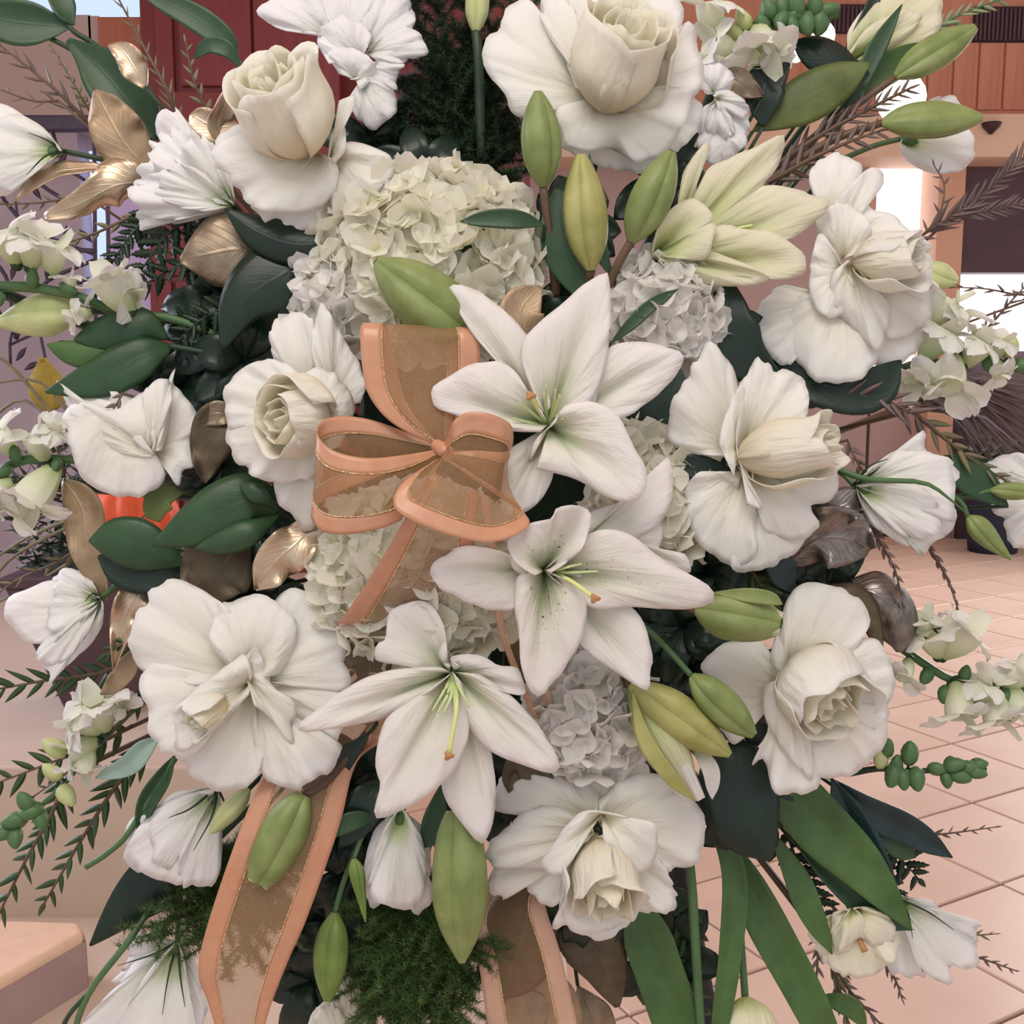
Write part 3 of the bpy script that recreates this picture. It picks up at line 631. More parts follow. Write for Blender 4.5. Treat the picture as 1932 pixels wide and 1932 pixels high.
for k, (x, y, r, Y, lab) in enumerate(((1548, 68, 26, 6.6, 'glowing ceiling lamp behind the bud-tipped snapdragon'), (1502, 104, 13, 6.9, 'small glowing lamp beside the dark olive leaf'), (1700, 185, 44, 6.2, 'largest glowing lamp seen through the brown needles'))):
    c = at_y(x, y, Y); s = r*Y/FPX; l = thing('hanging_lamp', lab, 'lamp', c, 'warm hanging lamps')
    cc = np.linspace(0, PI, 9); aa = np.linspace(0, 2*PI, 16, endpoint=False); Cc, Aa = np.meshgrid(cc, aa, indexing='ij')
    mesh('globe', np.stack([np.sin(Cc)*np.cos(Aa)*s, np.sin(Cc)*np.sin(Aa)*s, np.cos(Cc)*s], -1)+c, gridfaces(9, 16, 0, True), R_['lamp'], l)
    V, F, uv = tubeV(np.array([c+[0, 0, s], c+[0, 0, 2], [c[0], c[1], 5.2]]), .01, 6); mesh('rod', V, F, R_['dark'], l, uv)
# dark pew with legs, potted plant and dried grasses in the right distance
bn = thing('pew', 'dark wooden pew standing at the far side of the tiled floor', 'bench', at_z(1880, 1012, 0))
c = at_z(1812, 1015, 0); c2 = at_z(2060, 1015, 0); Yp = c[1]
box('seat', (c[0]-.1, Yp-.1, .40), (c2[0], Yp+.4, .45), 'dark', parent=bn, bev=.01); box('backrest', (c[0]-.1, Yp+.36, .45), (c2[0], Yp+.42, .95), 'dark', parent=bn, bev=.01)
for x in (c[0]-.05, c[0]+.62): 
    for y in (Yp-.05, Yp+.34): box('leg', (x, y, 0), (x+.09, y+.06, .40), 'dark', parent=bn)
pt = thing('potted_plant', 'leafy potted plant in the shade behind the turned lisianthus bell', 'plant', at_z(1860, 1060, 0), None)
pc = at_z(1872, 1040, 0); V, F, uv = tubeV(np.array([pc+[0, 0, 0], pc+[0, 0, .1], pc+[0, 0, .42], pc+[0, 0, .45]]), [.17, .18, .24, .25], 14); mesh('pot', V, F, R_['navy'], pt, uv)
rs = np.random.RandomState(5); V = []; F = []
for k in range(260):
    q = pc+np.array([rs.normal()*.17, rs.normal()*.12, .62+rs.normal()*.12]); d = rs.normal(size=3); d /= np.linalg.norm(d); s = np.cross(d, [0, 0, 1.]); s /= np.linalg.norm(s); n = len(V)
    V += [q-d*.05, q+s*.028+[0, 0, .01], q+d*.05, q-s*.028]; F += [(n, n+1, n+2), (n, n+2, n+3)]
tag(mesh('foliage', V, F, M['green'], pt), kind='stuff')
dg = thing('dried_grass', 'brown dried grass plume drooping at the right edge', 'dried grass', W(np.array([1760, 740, -22.])))
V = []; F = []; rs = np.random.RandomState(9)
for k in range(420):
    a = W(np.array([1760+rs.normal()*12, 745+rs.normal()*12, -22+rs.normal()])); t = W(np.array([1830+rs.uniform(0, 190), 735+rs.uniform(-20, 150), -20+rs.normal()*3])); m = (a+t)/2+[0, 0, .012]
    n = len(V); w = np.array([0, 0, .0011]); V += [a-w, a+w, m-w, m+w, t, t+w*.2]; F += [(n, n+1, n+3, n+2), (n+2, n+3, n+5, n+4)]
tag(mesh('straw', V, F, M['grevp'], dg), kind='stuff')
V, F, uv = tubeV(np.linspace(W(np.array([1760, 745, -22.])), W(np.array([1100, 1000, -17.])), 5), .003, 6); mesh('stalk', V, F, M['stembr'], dg, uv)
# left wall, window strip, red panelled door
YL = 5.0
pbox('wall_left', -2600, 28, 175, 244, YL, .2, 'wall', kind='structure')
pbox('window_3', -1500, -300, 287, 30, YL+.05, .1, 'bluewin', kind='structure')
pbox('trim_3', 190, 32, 285, 285, YL-.02, .15, 'orange', kind='structure')
pbox('window_4', 175, 285, 205, 590, YL+.05, .1, 'bluewin', kind='structure')
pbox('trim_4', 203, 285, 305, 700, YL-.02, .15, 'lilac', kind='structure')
pbox('trim_5', 172, 30, 192, 290, YL, .15, 'wall', kind='structure')
pbox('wall_left_band', -2600, 240, 176, 1500, YL+.03, .2, 'lav', kind='structure').name = 'wall_left_mid'
pbox('wall_left_lower', 175, 590, 310, 1500, YL+.02, .2, 'lav', kind='structure').name = 'wall_left_low'
dr = thing('door_1', None, None, at_y(480, 690, YL), None); dr['kind'] = 'structure'
pbox('door_panel', 284, -500, 640, 1500, YL-.04, .14, 'red', parent=dr)
for (a, b, c, d) in ((292, -400, 325, 520), (332, -300, 470, 162), (332, 172, 470, 520), (300, 530, 340, 1400), (348, 530, 470, 1400), (480, -300, 636, 520), (480, 530, 636, 1400)):
    pbox('panel', a, b, c, d, YL-.065, .03, 'red', parent=dr, bev=.006)
pbox('wall_center', 640, -500, 1000, 1500, YL+.3, .2, 'red', kind='structure').name = 'wall_middle'
# wrought-iron tree screen in front of the left wall
it = thing('iron_tree', 'wrought-iron tree screen with leafy twigs under a dark top rail', 'screen', at_y(90, 700, YL-.5))
YI = YL-.5
def ip(*q): return np.array([at_y(x, y, YI) for x, y in q])
pbox('rail', -300, 216, 172, 246, YI-.02, .05, 'iron', parent=it, bev=.008)
def ibar(name, q, r, n=6):
    P = catmull(ip(*q), 10, arc=False); V, F, uv = tubeV(P, r, n); mesh(name, V, F, R_['iron'], it, uv)
for x in (178, 203): ibar('post', [(x, 246), (x+1, 420), (x+4, 760)], .0085)
for q, r in (([(112, 472), (150, 472), (182, 474)], .011), ([(10, 380), (50, 425), (110, 455), (180, 480)], .008), ([(30, 640), (60, 580), (90, 530), (180, 490)], .008), ([(20, 690), (22, 630), (60, 600), (100, 560)], .006),
             ([(-20, 480), (10, 520), (20, 560), (30, 640)], .008), ([(40, 260), (60, 330), (110, 370), (170, 400)], .008), ([(100, 250), (120, 310), (160, 340)], .007), ([(88, 690), (80, 650), (70, 630), (20, 650)], .006), ([(30, 380), (35, 440), (30, 480)], .005), ([(5, 600), (-20, 560), (-60, 540)], .007), ([(-40, 300), (10, 380)], .008)):
    ibar('twig', q, r)
for (x, y, a) in ((40, 668, .9), (60, 690, .5), (115, 648, .2), (25, 512, 1.3), (92, 520, 1.2), (125, 442, 1.5), (162, 445, -.8), (155, 530, .4), (45, 330, -.6), (140, 400, .5), (5, 462, .8), (68, 362, -1), (118, 300, .9), (85, 560, -.4), (115, 655, .1), (70, 300, .3), (10, 350, -1.1), (150, 640, .8)):
    c = at_y(x, y, YI); d = np.array([math.cos(a), 0, math.sin(a)]); n = np.array([-math.sin(a), 0, math.cos(a)]); L = .036; w = .012
    V = []
    for k in range(7):
        s = k/6; ww = w*math.sin(PI*min(.97, max(.03, s))); V += [c+d*L*(2*s-1)-n*ww, c+d*L*(2*s-1)+[0, -.004, 0], c+d*L*(2*s-1)+n*ww, c+d*L*(2*s-1)+[0, .004, 0]]
    F = [(i*4+p, i*4+(p+1) % 4, i*4+4+(p+1) % 4, i*4+4+p) for i in range(6) for p in range(4)]
    mesh('leaf', V, F, R_['iron'], it)
# raised stone platform, step block, planter with pumpkin
PT = .42
a = at_z(-700, 1447, PT); b = at_z(560, 1452, PT)
box('trim_platform', (a[0], a[1], .0), (b[0], YL-.05, PT), 'stone', bev=.006, kind='structure').name = 'trim_6'
sl = box('trim_slab', (-4.5, 1.6, 0), (.12, a[1]+.02, .045), 'stone', bev=.004, kind='structure'); sl.name = 'trim_7'
st = thing('stone_step', 'cream stone step block at the lower left corner', 'step', at_z(100, 1800, .16))
cs = [at_z(-260, 1725, .17), at_z(150, 1738, .17), at_z(158, 1758, .17), at_z(-200, 1960, .17)]
V = [p for p in cs]+[np.array([p[0], p[1], 0]) for p in cs]; mesh('block', V, [(3, 2, 1, 0), (0, 1, 5, 4), (1, 2, 6, 5), (2, 3, 7, 6), (3, 0, 4, 7), (4, 5, 6, 7)], R_['step'], st, smooth=False)
o = bpy.data.objects['block.001'] if 'block.001' in bpy.data.objects else bpy.data.objects['block']; mm = o.modifiers.new('bevel', 'BEVEL'); mm.width = .012; mm.segments = 3
for i_, j_ in ((1, 2), (2, 3)):  # thin plates added over the block's sides to carry the painted shade
    q = [cs[i_]-[0, 0, .022], cs[j_]-[0, 0, .022], np.array([cs[j_][0], cs[j_][1], .046]), np.array([cs[i_][0], cs[i_][1], .046])]
    n_ = np.cross(q[1]-q[0], q[2]-q[0]); n_ /= np.linalg.norm(n_); n_ *= -1 if np.dot(n_, q[0]-sum(cs)/4) < 0 else 1
    mesh('shaded_side', q+[x+n_*.004 for x in q], [(0, 1, 2, 3), (7, 6, 5, 4), (0, 4, 5, 1), (1, 5, 6, 2), (2, 6, 7, 3), (3, 7, 4, 0)], R_['shaded_side'], st, smooth=False)
pb = at_z(185, 1350, PT); k = pb[1]/FPX
pln = thing('planter', 'dark plum tapered square planter on the polished stone platform', 'planter', pb)
def frust(name, c, z0, z1, w0, w1, mat, par, rot=.0):
    V = []
    for z, w in ((z0, w0), (z1, w1)):
        for a in range(4): t = rot+PI/4+a*PI/2; V.append((c[0]+math.cos(t)*w*.707*2, c[1]+.12+math.sin(t)*w*.707*2, z))
    o = mesh(name, V, [(3, 2, 1, 0), (4, 5, 6, 7)]+[(i, (i+1) % 4, 4+(i+1) % 4, 4+i) for i in range(4)], R_[mat], par, smooth=False); m = o.modifiers.new('bevel', 'BEVEL'); m.width = .006; m.segments = 2; return o
zt = at_y(185, 1100, pb[1])[2]
frust('pot', pb, PT, zt, 70*k, 142*k, 'pot', pln); frust('rim', pb, zt, zt+.03, 148*k, 150*k, 'pot', pln)
tc = np.array([pb[0], pb[1]+.12, zt+.03])
cc = np.linspace(0, PI/2, 7); aa = np.linspace(0, 2*PI, 20, endpoint=False); Cc, Aa = np.meshgrid(cc, aa, indexing='ij'); rs = np.random.RandomState(3)
rr = 1+rs.normal(size=Cc.shape)*.08
mesh('moss', np.stack([np.sin(Cc)*np.cos(Aa)*rr*150*k, np.sin(Cc)*np.sin(Aa)*rr*120*k, np.cos(Cc)*rr*40*k], -1)+tc, gridfaces(7, 20, 0, True), R_['soil'], pln)
V = []; F = []
for q in range(900):
    s = tc+np.array([rs.uniform(-1, 1)*150*k, rs.uniform(-1, 1)*100*k, rs.uniform(0, 1)**1.5*250*k]); d = rs.normal(size=3); d[2] = abs(d[2])*.6; d /= np.linalg.norm(d); w = np.cross(d, rs.normal(size=3)); w /= np.linalg.norm(w); n = len(V); L = rs.uniform(.03, .07)
    V += [s-w*.007, s+w*.007, s+d*L]; F.append((n, n+1, n+2))
tag(mesh('foliage', V, F, M['fern'], pln), kind='stuff')
pc = at_y(245, 975, pb[1]-.02); pr = 92*pb[1]/FPX
pk = thing('pumpkin', 'ribbed orange pumpkin sitting in the dark planter', 'pumpkin', pc)
cc = np.linspace(0, PI, 19); aa = np.linspace(0, 2*PI, 96, endpoint=False); Cc, Aa = np.meshgrid(cc, aa, indexing='ij'); rr = pr*(1-.10*np.abs(np.cos(Aa*6))**4*np.sin(Cc))
mesh('body', np.stack([np.sin(Cc)*np.cos(Aa)*rr, np.sin(Cc)*np.sin(Aa)*rr, np.cos(Cc)*pr*.78-.10*pr*np.exp(-(Cc/.3)**2)], -1)+pc, gridfaces(19, 96, 0, True), R_['pump'], pk)
V, F, uv = tubeV(np.array([pc+[0, 0, pr*.6], pc+[0, 0, pr*.8], pc+[.01, 0, pr*.98], pc+[.03, -.01, pr*1.12]]), [.026, .018, .015, .018], 8); mesh('stem', V, F, M['stembr'], pk, uv)
yl = thing('autumn_leaf', 'mustard yellow autumn leaf sticking up from the planter at the left', 'leaf', at_y(90, 760, pb[1]))
def wblade(par, name, P, w, mat):
    P = catmull(np.array(P), 9, arc=False); V = []
    for i, q in enumerate(P):
        s = i/8; ww = w*math.sin(PI*min(.95, s*.9+.08)); V += [q+[-ww, 0, 0], q+[0, .012, 0], q+[ww, 0, 0]]
    uv = [((j)/2, i/8) for i in range(9) for j in range(3)]; mesh(name, V, gridfaces(9, 3), mat, par, uv, th=.001)
wblade(yl, 'blade', [at_y(95, 775, pb[1]), at_y(92, 735, pb[1]), at_y(80, 675, pb[1])], .055, R_['yleaf']); V, F, uv = tubeV(np.array([at_y(95, 775, pb[1]), at_y(110, 850, pb[1]), at_y(130, 930, pb[1]+.1)]), .004, 6); mesh('stalk', V, F, M['stembr'], yl, uv)
wh = thing('dried_grass', 'dry straw stems sticking out of the planter toward the left edge', 'dried grass', tc)
for q in ([(200,900),(90,730),(-20,722)],[(200,930),(60,760),(-30,800)],[(180,960),(60,1010),(-20,1060)],[(210,1000),(110,1075),(-30,1150)],[(180,880),(20,690),(-30,680)],[(200,960),(40,1040),(-20,1100)]):
    P = catmull(np.array([at_y(x, y, pb[1]-.05) for x, y in q]), 10, arc=False); V, F, uv = tubeV(P, [.005]*5+[.004]*5, 6); mesh('straw', V, F, M['grev'], wh, uv)
# ------------------------------------------------------------------ lilies
def petals(f, L, mat='rose', **kw):
    for it in L:
        k = dict(kw); pts, base = it[0], it[1]
        if len(it) > 2: k['z0'], k['z1'] = it[2], it[3]
        if len(it) > 4: k.update(it[4])
        k.setdefault('mat', mat); opetal(f, pts, base, **k)
def lily_inside(f, base, z, style, fils, r=3.2):
    st_ = tube(f, 'style', [(base[0], base[1], z)]+style, [r*1.3, r*1.1, r*1.3], 'sty', n=8)
    e = style[-1]; dx, dy = e[0]-style[-2][0], e[1]-style[-2][1]; q = math.hypot(dx, dy)+1e-6
    V = []; F = []
    a = np.linspace(0, 2*PI, 18, endpoint=False); c = np.linspace(.05, PI-.05, 8); Cc, Aa = np.meshgrid(c, a, indexing='ij')
    R = 9.5*(1+.28*np.cos(3*Aa)*np.sin(Cc)); P = np.stack([np.sin(Cc)*np.cos(Aa)*R, np.sin(Cc)*np.sin(Aa)*R*.9, np.cos(Cc)*6], -1)
    mesh('stigma', loc2w(P+np.array([dx/q*4, -dy/q*4, 0]), (e[0], e[1], e[2]+f['zr'])), gridfaces(8, 18, 0, True), M['stig'], st_)
    for p in fils: tube(f, 'filament', [(base[0], base[1], z)]+p, [r*1.2, r, r*.5], 'fil', n=6)
LK = dict(rib=.42, bulge=.9, edge=.5, rip=.16, nS=40, nT=13, freq=6)
f = flower('lily', 'white lily in full bloom just above the bow, orange-tipped style', 'lily', 1035, 790, 2.6, 'open white lilies')
petals(f, [
 ([(1000,770),(955,690),(900,640),(872,600),(843,548),(868,543),(915,556),(955,590),(1000,640),(1030,720),(1040,765)], (1028,785), -.6, .2),
 ([(1010,755),(990,700),(984,650),(1015,612),(1060,575),(1100,536),(1135,519),(1148,524),(1152,590),(1148,650),(1135,710),(1105,765),(1060,780)], (1035,790), -.8, .9, dict(bulge=1.1)),
 ([(1120,770),(1138,700),(1150,655),(1200,646),(1250,652),(1292,664),(1285,690),(1262,725),(1215,765),(1165,792),(1090,800)], (1042,790), -1, .4),
 ([(1020,830),(1005,850),(1000,870),(985,860),(966,842),(952,880),(946,930),(947,978),(975,974),(1010,955),(1038,912),(1045,870),(1040,835)], (1033,806), -1, .2),
 ([(1000,868),(1010,830),(1050,795),(1062,768),(1100,757),(1125,760),(1160,778),(1185,820),(1205,860),(1216,885),(1214,935),(1180,947),(1140,935),(1095,908),(1045,892),(1012,885)], (1036,806), -.6, 1.6, dict(bulge=1.2)),
 ([(1020,815),(960,812),(895,795),(850,780),(822,768),(812,742),(820,727),(860,703),(900,685),(945,684),(975,705),(995,740),(1022,775)], (1033,800), -.6, 1.4, dict(bulge=1.2)),
], 'lily', **LK)
lily_inside(f, (1032,806), -.8, [(1020,780,.8),(1003,750,2.4)], [[(1030,760,1),(1031,727,2.2)],[(1045,780,.8),(1056,745,2)],[(1012,785,.6),(978,760,1.8)],[(1008,800,.5),(968,790,1.6)],[(1050,795,.6),(1062,790,1.4)],[(1045,765,1),(1048,735,2)]])
stem_core(f, 1035, 790, -1.2, 9)
f = flower('lily', 'white lily below the bow with dark pollen specks round its throat', 'lily', 1025, 1070, 2.4, 'open white lilies')
petals(f, [
 ([(1110,1000),(1105,970),(1165,950),(1205,925),(1255,866),(1268,890),(1264,950),(1240,990),(1190,1020),(1130,1030)], (1065,1045), -2, -1.4, dict(mat='lily')),
 ([(1200,1015),(1225,985),(1242,975),(1250,1010),(1246,1042),(1290,1045),(1300,1080),(1230,1070)], (1160,1020), -2.4, -2.2, dict(mat='lily', rip=.2)),
 ([(1000,1090),(970,1075),(955,1045),(930,1036),(905,1032),(880,1030),(845,1043),(809,1076),(832,1108),(880,1136),(925,1150),(970,1148),(990,1110)], (1018,1072), -.8, .8, dict(mat='lily')),
 ([(1060,1110),(1100,1150),(1094,1212),(1130,1246),(1175,1278),(1215,1300),(1226,1296),(1230,1240),(1224,1200),(1214,1172),(1195,1148),(1150,1120),(1090,1080)], (1050,1090), -1.4, .1, dict(mat='lily')),
 ([(1040,1065),(1075,1035),(1110,1008),(1150,999),(1195,1012),(1245,1052),(1300,1085),(1335,1105),(1348,1128),(1335,1140),(1290,1150),(1200,1145),(1120,1148),(1075,1118),(1040,1090)], (1027,1074), -.6, 1.0, dict(bulge=1.1)),
 ([(1012,1085),(978,1085),(970,1140),(980,1195),(982,1250),(995,1295),(1018,1314),(1058,1275),(1092,1215),(1106,1170),(1104,1130),(1080,1100),(1045,1085)], (1027,1076), -.5, 1.4, dict(bulge=1.2, mat='lilys')),
 ([(1010,1085),(985,1070),(962,1045),(958,1020),(975,1002),(1000,988),(1040,978),(1052,958),(1095,953),(1115,978),(1100,1030),(1070,1060),(1040,1080)], (1026,1076), -.2, 1.8, dict(bulge=.9, edge=-.5, rip=.3)),
], 'lilys', **LK)
lily_inside(f, (1030,1076), -.4, [(1075,1095,1.6),(1119,1127,2.6)], [[(1060,1072,1.2),(1098,1064,2)],[(1070,1080,1.2),(1128,1078,2)],[(1055,1088,1),(1092,1105,1.8)],[(1050,1075,1),(1075,1070,1.8)]])
stem_core(f, 1025, 1070, -1.5, 9)
f = flower('lily', 'white lily hanging lowest of the open lilies, long yellow-green style', 'lily', 850, 1275, 2.2, 'open white lilies')
petals(f, [
 ([(830,1265),(770,1256),(708,1245),(712,1218),(728,1206),(728,1183),(742,1150),(790,1132),(822,1152),(840,1195),(826,1236),(850,1252)], (848,1268), -1.2, .2, dict(rip=.2)),
 ([(868,1258),(850,1240),(900,1235),(940,1255),(978,1262),(990,1308),(955,1306),(905,1285)], (856,1266), -1, .4, dict(rip=.25, edge=-.4)),
 ([(885,1330),(870,1380),(838,1445),(834,1480),(850,1522),(880,1566),(905,1588),(926,1556),(936,1500),(930,1440),(922,1395),(905,1340)], (870,1290), -1.4, -.4),
 ([(835,1285),(790,1322),(720,1356),(640,1372),(575,1381),(562,1367),(610,1330),(680,1282),(755,1262),(830,1258)], (852,1270), -.8, .5, dict(bulge=1.2)),
 ([(860,1275),(872,1330),(890,1378),(925,1416),(980,1440),(1035,1457),(1058,1448),(1040,1405),(1005,1355),(955,1305),(905,1272)], (854,1268), -.8, .7, dict(bulge=1.2)),
 ([(840,1280),(795,1315),(740,1345),(722,1370),(710,1435),(717,1480),(707,1540),(748,1536),(800,1505),(855,1455),(882,1395),(884,1350),(872,1290)], (854,1268), -.8, 1.0, dict(bulge=1.1)),
], 'lily', **LK)
lily_inside(f, (854,1270), -.5, [(862,1330,1.8),(847,1422,2.2)], [[(845,1310,1.4),(826,1345,1.8)],[(852,1310,1.5),(836,1348,2)],[(868,1300,1.4),(886,1335,1.8)],[(858,1310,1.4),(858,1345,2)],[(840,1300,1.2),(815,1342,1.6)]])
stem_core(f, 850, 1275, -1.8, 9)
f = flower('lily', 'half-open greenish white lily in profile beside the tilted bud', 'lily', 1350, 430, 1.0, 'half-open lily')
petals(f, [
 ([(1270,470),(1285,400),(1288,330),(1316,285),(1336,264),(1340,278),(1318,330),(1310,390),(1300,450)], (1262,490), -1.6, -1),
 ([(1290,450),(1325,360),(1335,320),(1380,297),(1430,275),(1476,258),(1470,308),(1440,350),(1418,395),(1370,450)], (1250,495), -1.6, -.6),
 ([(1360,470),(1410,415),(1436,352),(1500,356),(1540,368),(1566,386),(1522,428),(1480,457),(1430,450)], (1255,495), -1.4, -.2),
 ([(1300,500),(1345,470),(1345,428),(1400,430),(1460,440),(1508,472),(1524,508),(1480,526),(1400,525),(1330,520)], (1250,500), -1, .6, dict(bulge=1.0)),
 ([(1235,480),(1268,500),(1310,470),(1380,488),(1440,515),(1448,528),(1400,540),(1330,535),(1270,512)], (1232,472), -.6, .9, dict(bulge=.8)),
 ([(1230,475),(1242,425),(1270,390),(1310,375),(1340,395),(1344,415),(1316,430),(1350,420),(1346,450),(1330,488),(1290,490)], (1232,480), -.4, 1.4, dict(bulge=1.1, rip=.2)),
], 'lilyg', **LK)
tube(f, 'style', [(1300,470,-.5),(1380,435,0),(1420,425,.2)], [4, 3, 3], 'sty')
stem_core(f, 1240, 490, -1.4, 9)

# ------------------------------------------------------------------ roses
RK = dict(bulge=.75, edge=.6, rip=.36, nS=56, nT=13, freq=6, jag=.022)
G = 'large white garden roses'
f = flower('rose', 'tall cream rose turned up and away, swirled centre, two gold leaves behind', 'rose', 590, 270, 3.2, G)
petals(f, [
 ([(600,330),(570,400),(600,430),(641,450),(650,420),(690,410),(665,340)], (622,300), -1.8, -1.6),
 ([(560,330),(480,380),(492,410),(520,432),(560,438),(610,425),(640,400),(630,340)], (600,300), -1.5, -1.0),
 ([(570,300),(480,300),(410,320),(402,275),(440,240),(490,228),(500,240),(575,285)], (600,290), -1.2, -.3),
 ([(570,285),(480,250),(430,262),(405,300),(440,345),(465,385),(510,400),(570,402),(620,378),(640,330),(630,300)], (602,288), -.8, .6, dict(bulge=1.1)),
 ([(620,310),(650,270),(700,276),(742,302),(735,335),(705,372),(690,415),(655,440),(628,400),(622,350)], (625,296), -.8, .3, dict(bulge=.9)),
 ([(618,300),(625,255),(640,220),(640,190),(664,182),(668,200),(652,230),(652,280),(632,308)], (622,298), -.2, 1.0, dict(edge=-.4)),
], 'rose', **RK)
cup(f, 576, 288, -.2, (-.40,.78,.48), 98, 196, 10, mats=['rosec','rosec','rosec','rosei'], flare=.14, close=.10, inner=.2, ruf=.05)
stem_core(f, 610, 300, -1.5, 9)
f = flower('rose', 'largest white rose, at the top, high pointed centre over two green buds', 'rose', 1140, 150, 1.2, G)
petals(f, [
 ([(1100,230),(1055,270),(1085,295),(1135,316),(1200,324),(1240,305),(1200,240)], (1150,190), -2, -1.4),
 ([(1180,220),(1220,290),(1270,292),(1318,245),(1318,190),(1250,160)], (1160,180), -1.8, -1.2),
 ([(1080,150),(1030,60),(1030,-20),(1120,-40),(1230,-30),(1290,20),(1270,120),(1200,170)], (1140,170), -1.8, -1.2),
 ([(1110,180),(1040,215),(975,222),(955,190),(945,170),(925,140),(908,97),(925,62),(960,20),(1000,0),(1040,60),(1090,140)], (1130,185), -1.4, -.1, dict(bulge=1.2)),
 ([(1170,180),(1230,140),(1275,70),(1300,40),(1322,90),(1328,140),(1318,175),(1290,200),(1220,195)], (1150,185), -1.2, .1, dict(bulge=1.1)),
 ([(1100,190),(1050,205),(1056,250),(1070,278),(1105,290),(1140,280),(1170,290),(1205,306),(1250,290),(1275,262),(1300,200),(1295,165),(1230,165),(1170,180)], (1140,182), -.8, .9, dict(bulge=1.2)),
 ([(1085,165),(1060,100),(1030,60),(1022,10),(1060,-10),(1090,30),(1100,90),(1110,140)], (1120,180), -.2, .6),
], 'rose', **RK)
cup(f, 1142, 205, .2, (.24,.86,.42), 100, 200, 9, mats=['rosec','rosec','rosec','rosei'], flare=.12, close=.06, inner=.3, ruf=.04, ph=1.2)
stem_core(f, 1150, 180, -1.5, 9)
f = flower('rose', 'full white rose against the bright window, loose overlapping petals', 'rose', 1590, 510, 1.0, G)
petals(f, [
 ([(1550,430),(1535,370),(1528,325),(1568,292),(1608,300),(1626,322),(1600,370),(1580,420)], (1575,450), -1.8, -1.0),
 ([(1590,420),(1575,385),(1625,330),(1655,318),(1668,345),(1640,388),(1690,410),(1720,450),(1650,450)], (1590,450), -1.8, -1.0),
 ([(1630,520),(1700,520),(1752,540),(1758,590),(1742,640),(1690,690),(1640,680),(1610,620)], (1590,540), -1.8, -.9),
 ([(1550,570),(1500,545),(1470,540),(1422,590),(1420,605),(1440,660),(1480,692),(1520,660)], (1580,560), -1.6, -.8),
 ([(1560,570),(1510,560),(1480,610),(1490,660),(1530,708),(1600,722),(1650,690),(1660,640),(1620,580)], (1590,540), -1.2, .1),
 ([(1560,460),(1540,420),(1570,388),(1620,395),(1645,430),(1630,470),(1600,480)], (1590,490), -.8, .4),
 ([(1580,480),(1548,440),(1530,490),(1530,560),(1560,600),(1605,580),(1610,530)], (1592,510), -.6, .7),
 ([(1600,490),(1570,520),(1570,570),(1600,610),(1640,650),(1660,660),(1680,600),(1675,570),(1640,530)], (1605,495), -.4, 1.0, dict(bulge=1.0)),
 ([(1620,520),(1650,560),(1720,560),(1752,580),(1740,620),(1680,640),(1640,600)], (1610,510), -.8, .3),
], 'rose', **RK)
cup(f, 1612, 495, .3, (.85,.08,.35), 62, 140, 7, mats=['rose','rose','rosec'], flare=.16, close=.12, inner=.25, ruf=.05, ph=.5)
stem_core(f, 1580, 520, -1.5, 9)
f = flower('rose', 'white rose left of the bow loops, cream tightly swirled centre', 'rose', 570, 790, 1.8, G)
petals(f, [
 ([(540,720),(520,690),(510,640),(520,602),(585,597),(592,650),(605,700)], (590,760), -1.8, -1.2),
 ([(600,720),(588,660),(596,600),(606,572),(625,600),(650,640),(678,690),(690,725),(680,760)], (630,770), -1.4, -.6),
 ([(560,800),(520,880),(525,945),(560,985),(590,1000),(602,930),(615,860),(620,800)], (590,800), -1.6, -1.0),
 ([(560,790),(460,800),(432,805),(438,850),(470,890),(520,910),(570,905),(605,880),(600,820)], (590,790), -1.2, -.2),
 ([(560,770),(500,790),(440,812),(428,790),(424,762),(432,720),(480,682),(530,682),(560,700),(590,740)], (590,780), -1.2, -.2, dict(bulge=1.0)),
 ([(590,750),(560,720),(600,695),(645,720),(670,760),(662,790),(640,840),(600,850),(580,820)], (600,790), -.4, 1.0, dict(bulge=1.5, edge=.9)),
], 'rose', **RK)
cup(f, 612, 790, -.3, (-.78,.02,.62), 84, 125, 9, mats=['rosec','rosec','rosec','rosei'], flare=.10, close=.18, inner=.2, ruf=.07, ph=.3)
stem_core(f, 600, 790, -1.6, 9)
f = flower('rose', 'white rose pointing sideways, funnel centre, wide separate outer petals', 'rose', 1410, 850, 1.6, G)
petals(f, [
 ([(1370,860),(1300,855),(1262,830),(1262,790),(1285,735),(1318,672),(1344,646),(1376,685),(1392,725),(1385,800)], (1385,850), -1.4, -.3, dict(bulge=1.0)),
 ([(1390,840),(1380,770),(1400,720),(1432,676),(1465,696),(1512,708),(1527,735),(1518,790),(1470,800)], (1405,850), -1.2, -.4, dict(bulge=.9)),
 ([(1390,930),(1330,890),(1300,910),(1289,950),(1300,995),(1340,1045),(1400,1076),(1430,1030),(1430,970)], (1400,890), -1.2, -.3, dict(bulge=1.0)),
 ([(1420,930),(1395,1000),(1380,1066),(1430,1078),(1480,1055),(1530,1000),(1520,960),(1470,930)], (1420,900), -1.2, -.6),
 ([(1420,890),(1430,960),(1450,1005),(1500,1020),(1545,992),(1530,955),(1565,945),(1578,905),(1574,868),(1500,870)], (1415,870), -.8, .1, dict(bulge=.9)),
 ([(1385,900),(1362,850),(1358,830),(1366,790),(1388,735),(1408,722),(1402,760),(1390,800),(1390,850),(1405,900),(1440,960),(1410,950)], (1392,850), -.2, .8, dict(bulge=.6, edge=-.2)),
], 'rose', **RK)
cup(f, 1392, 864, -.2, (.93,.14,.34), 70, 196, 8, mats=['rosec','rosec','rosec','rosei'], flare=.34, close=.34, inner=.25, ruf=.06, ph=.9)
stem_core(f, 1400, 860, -1.5, 9)
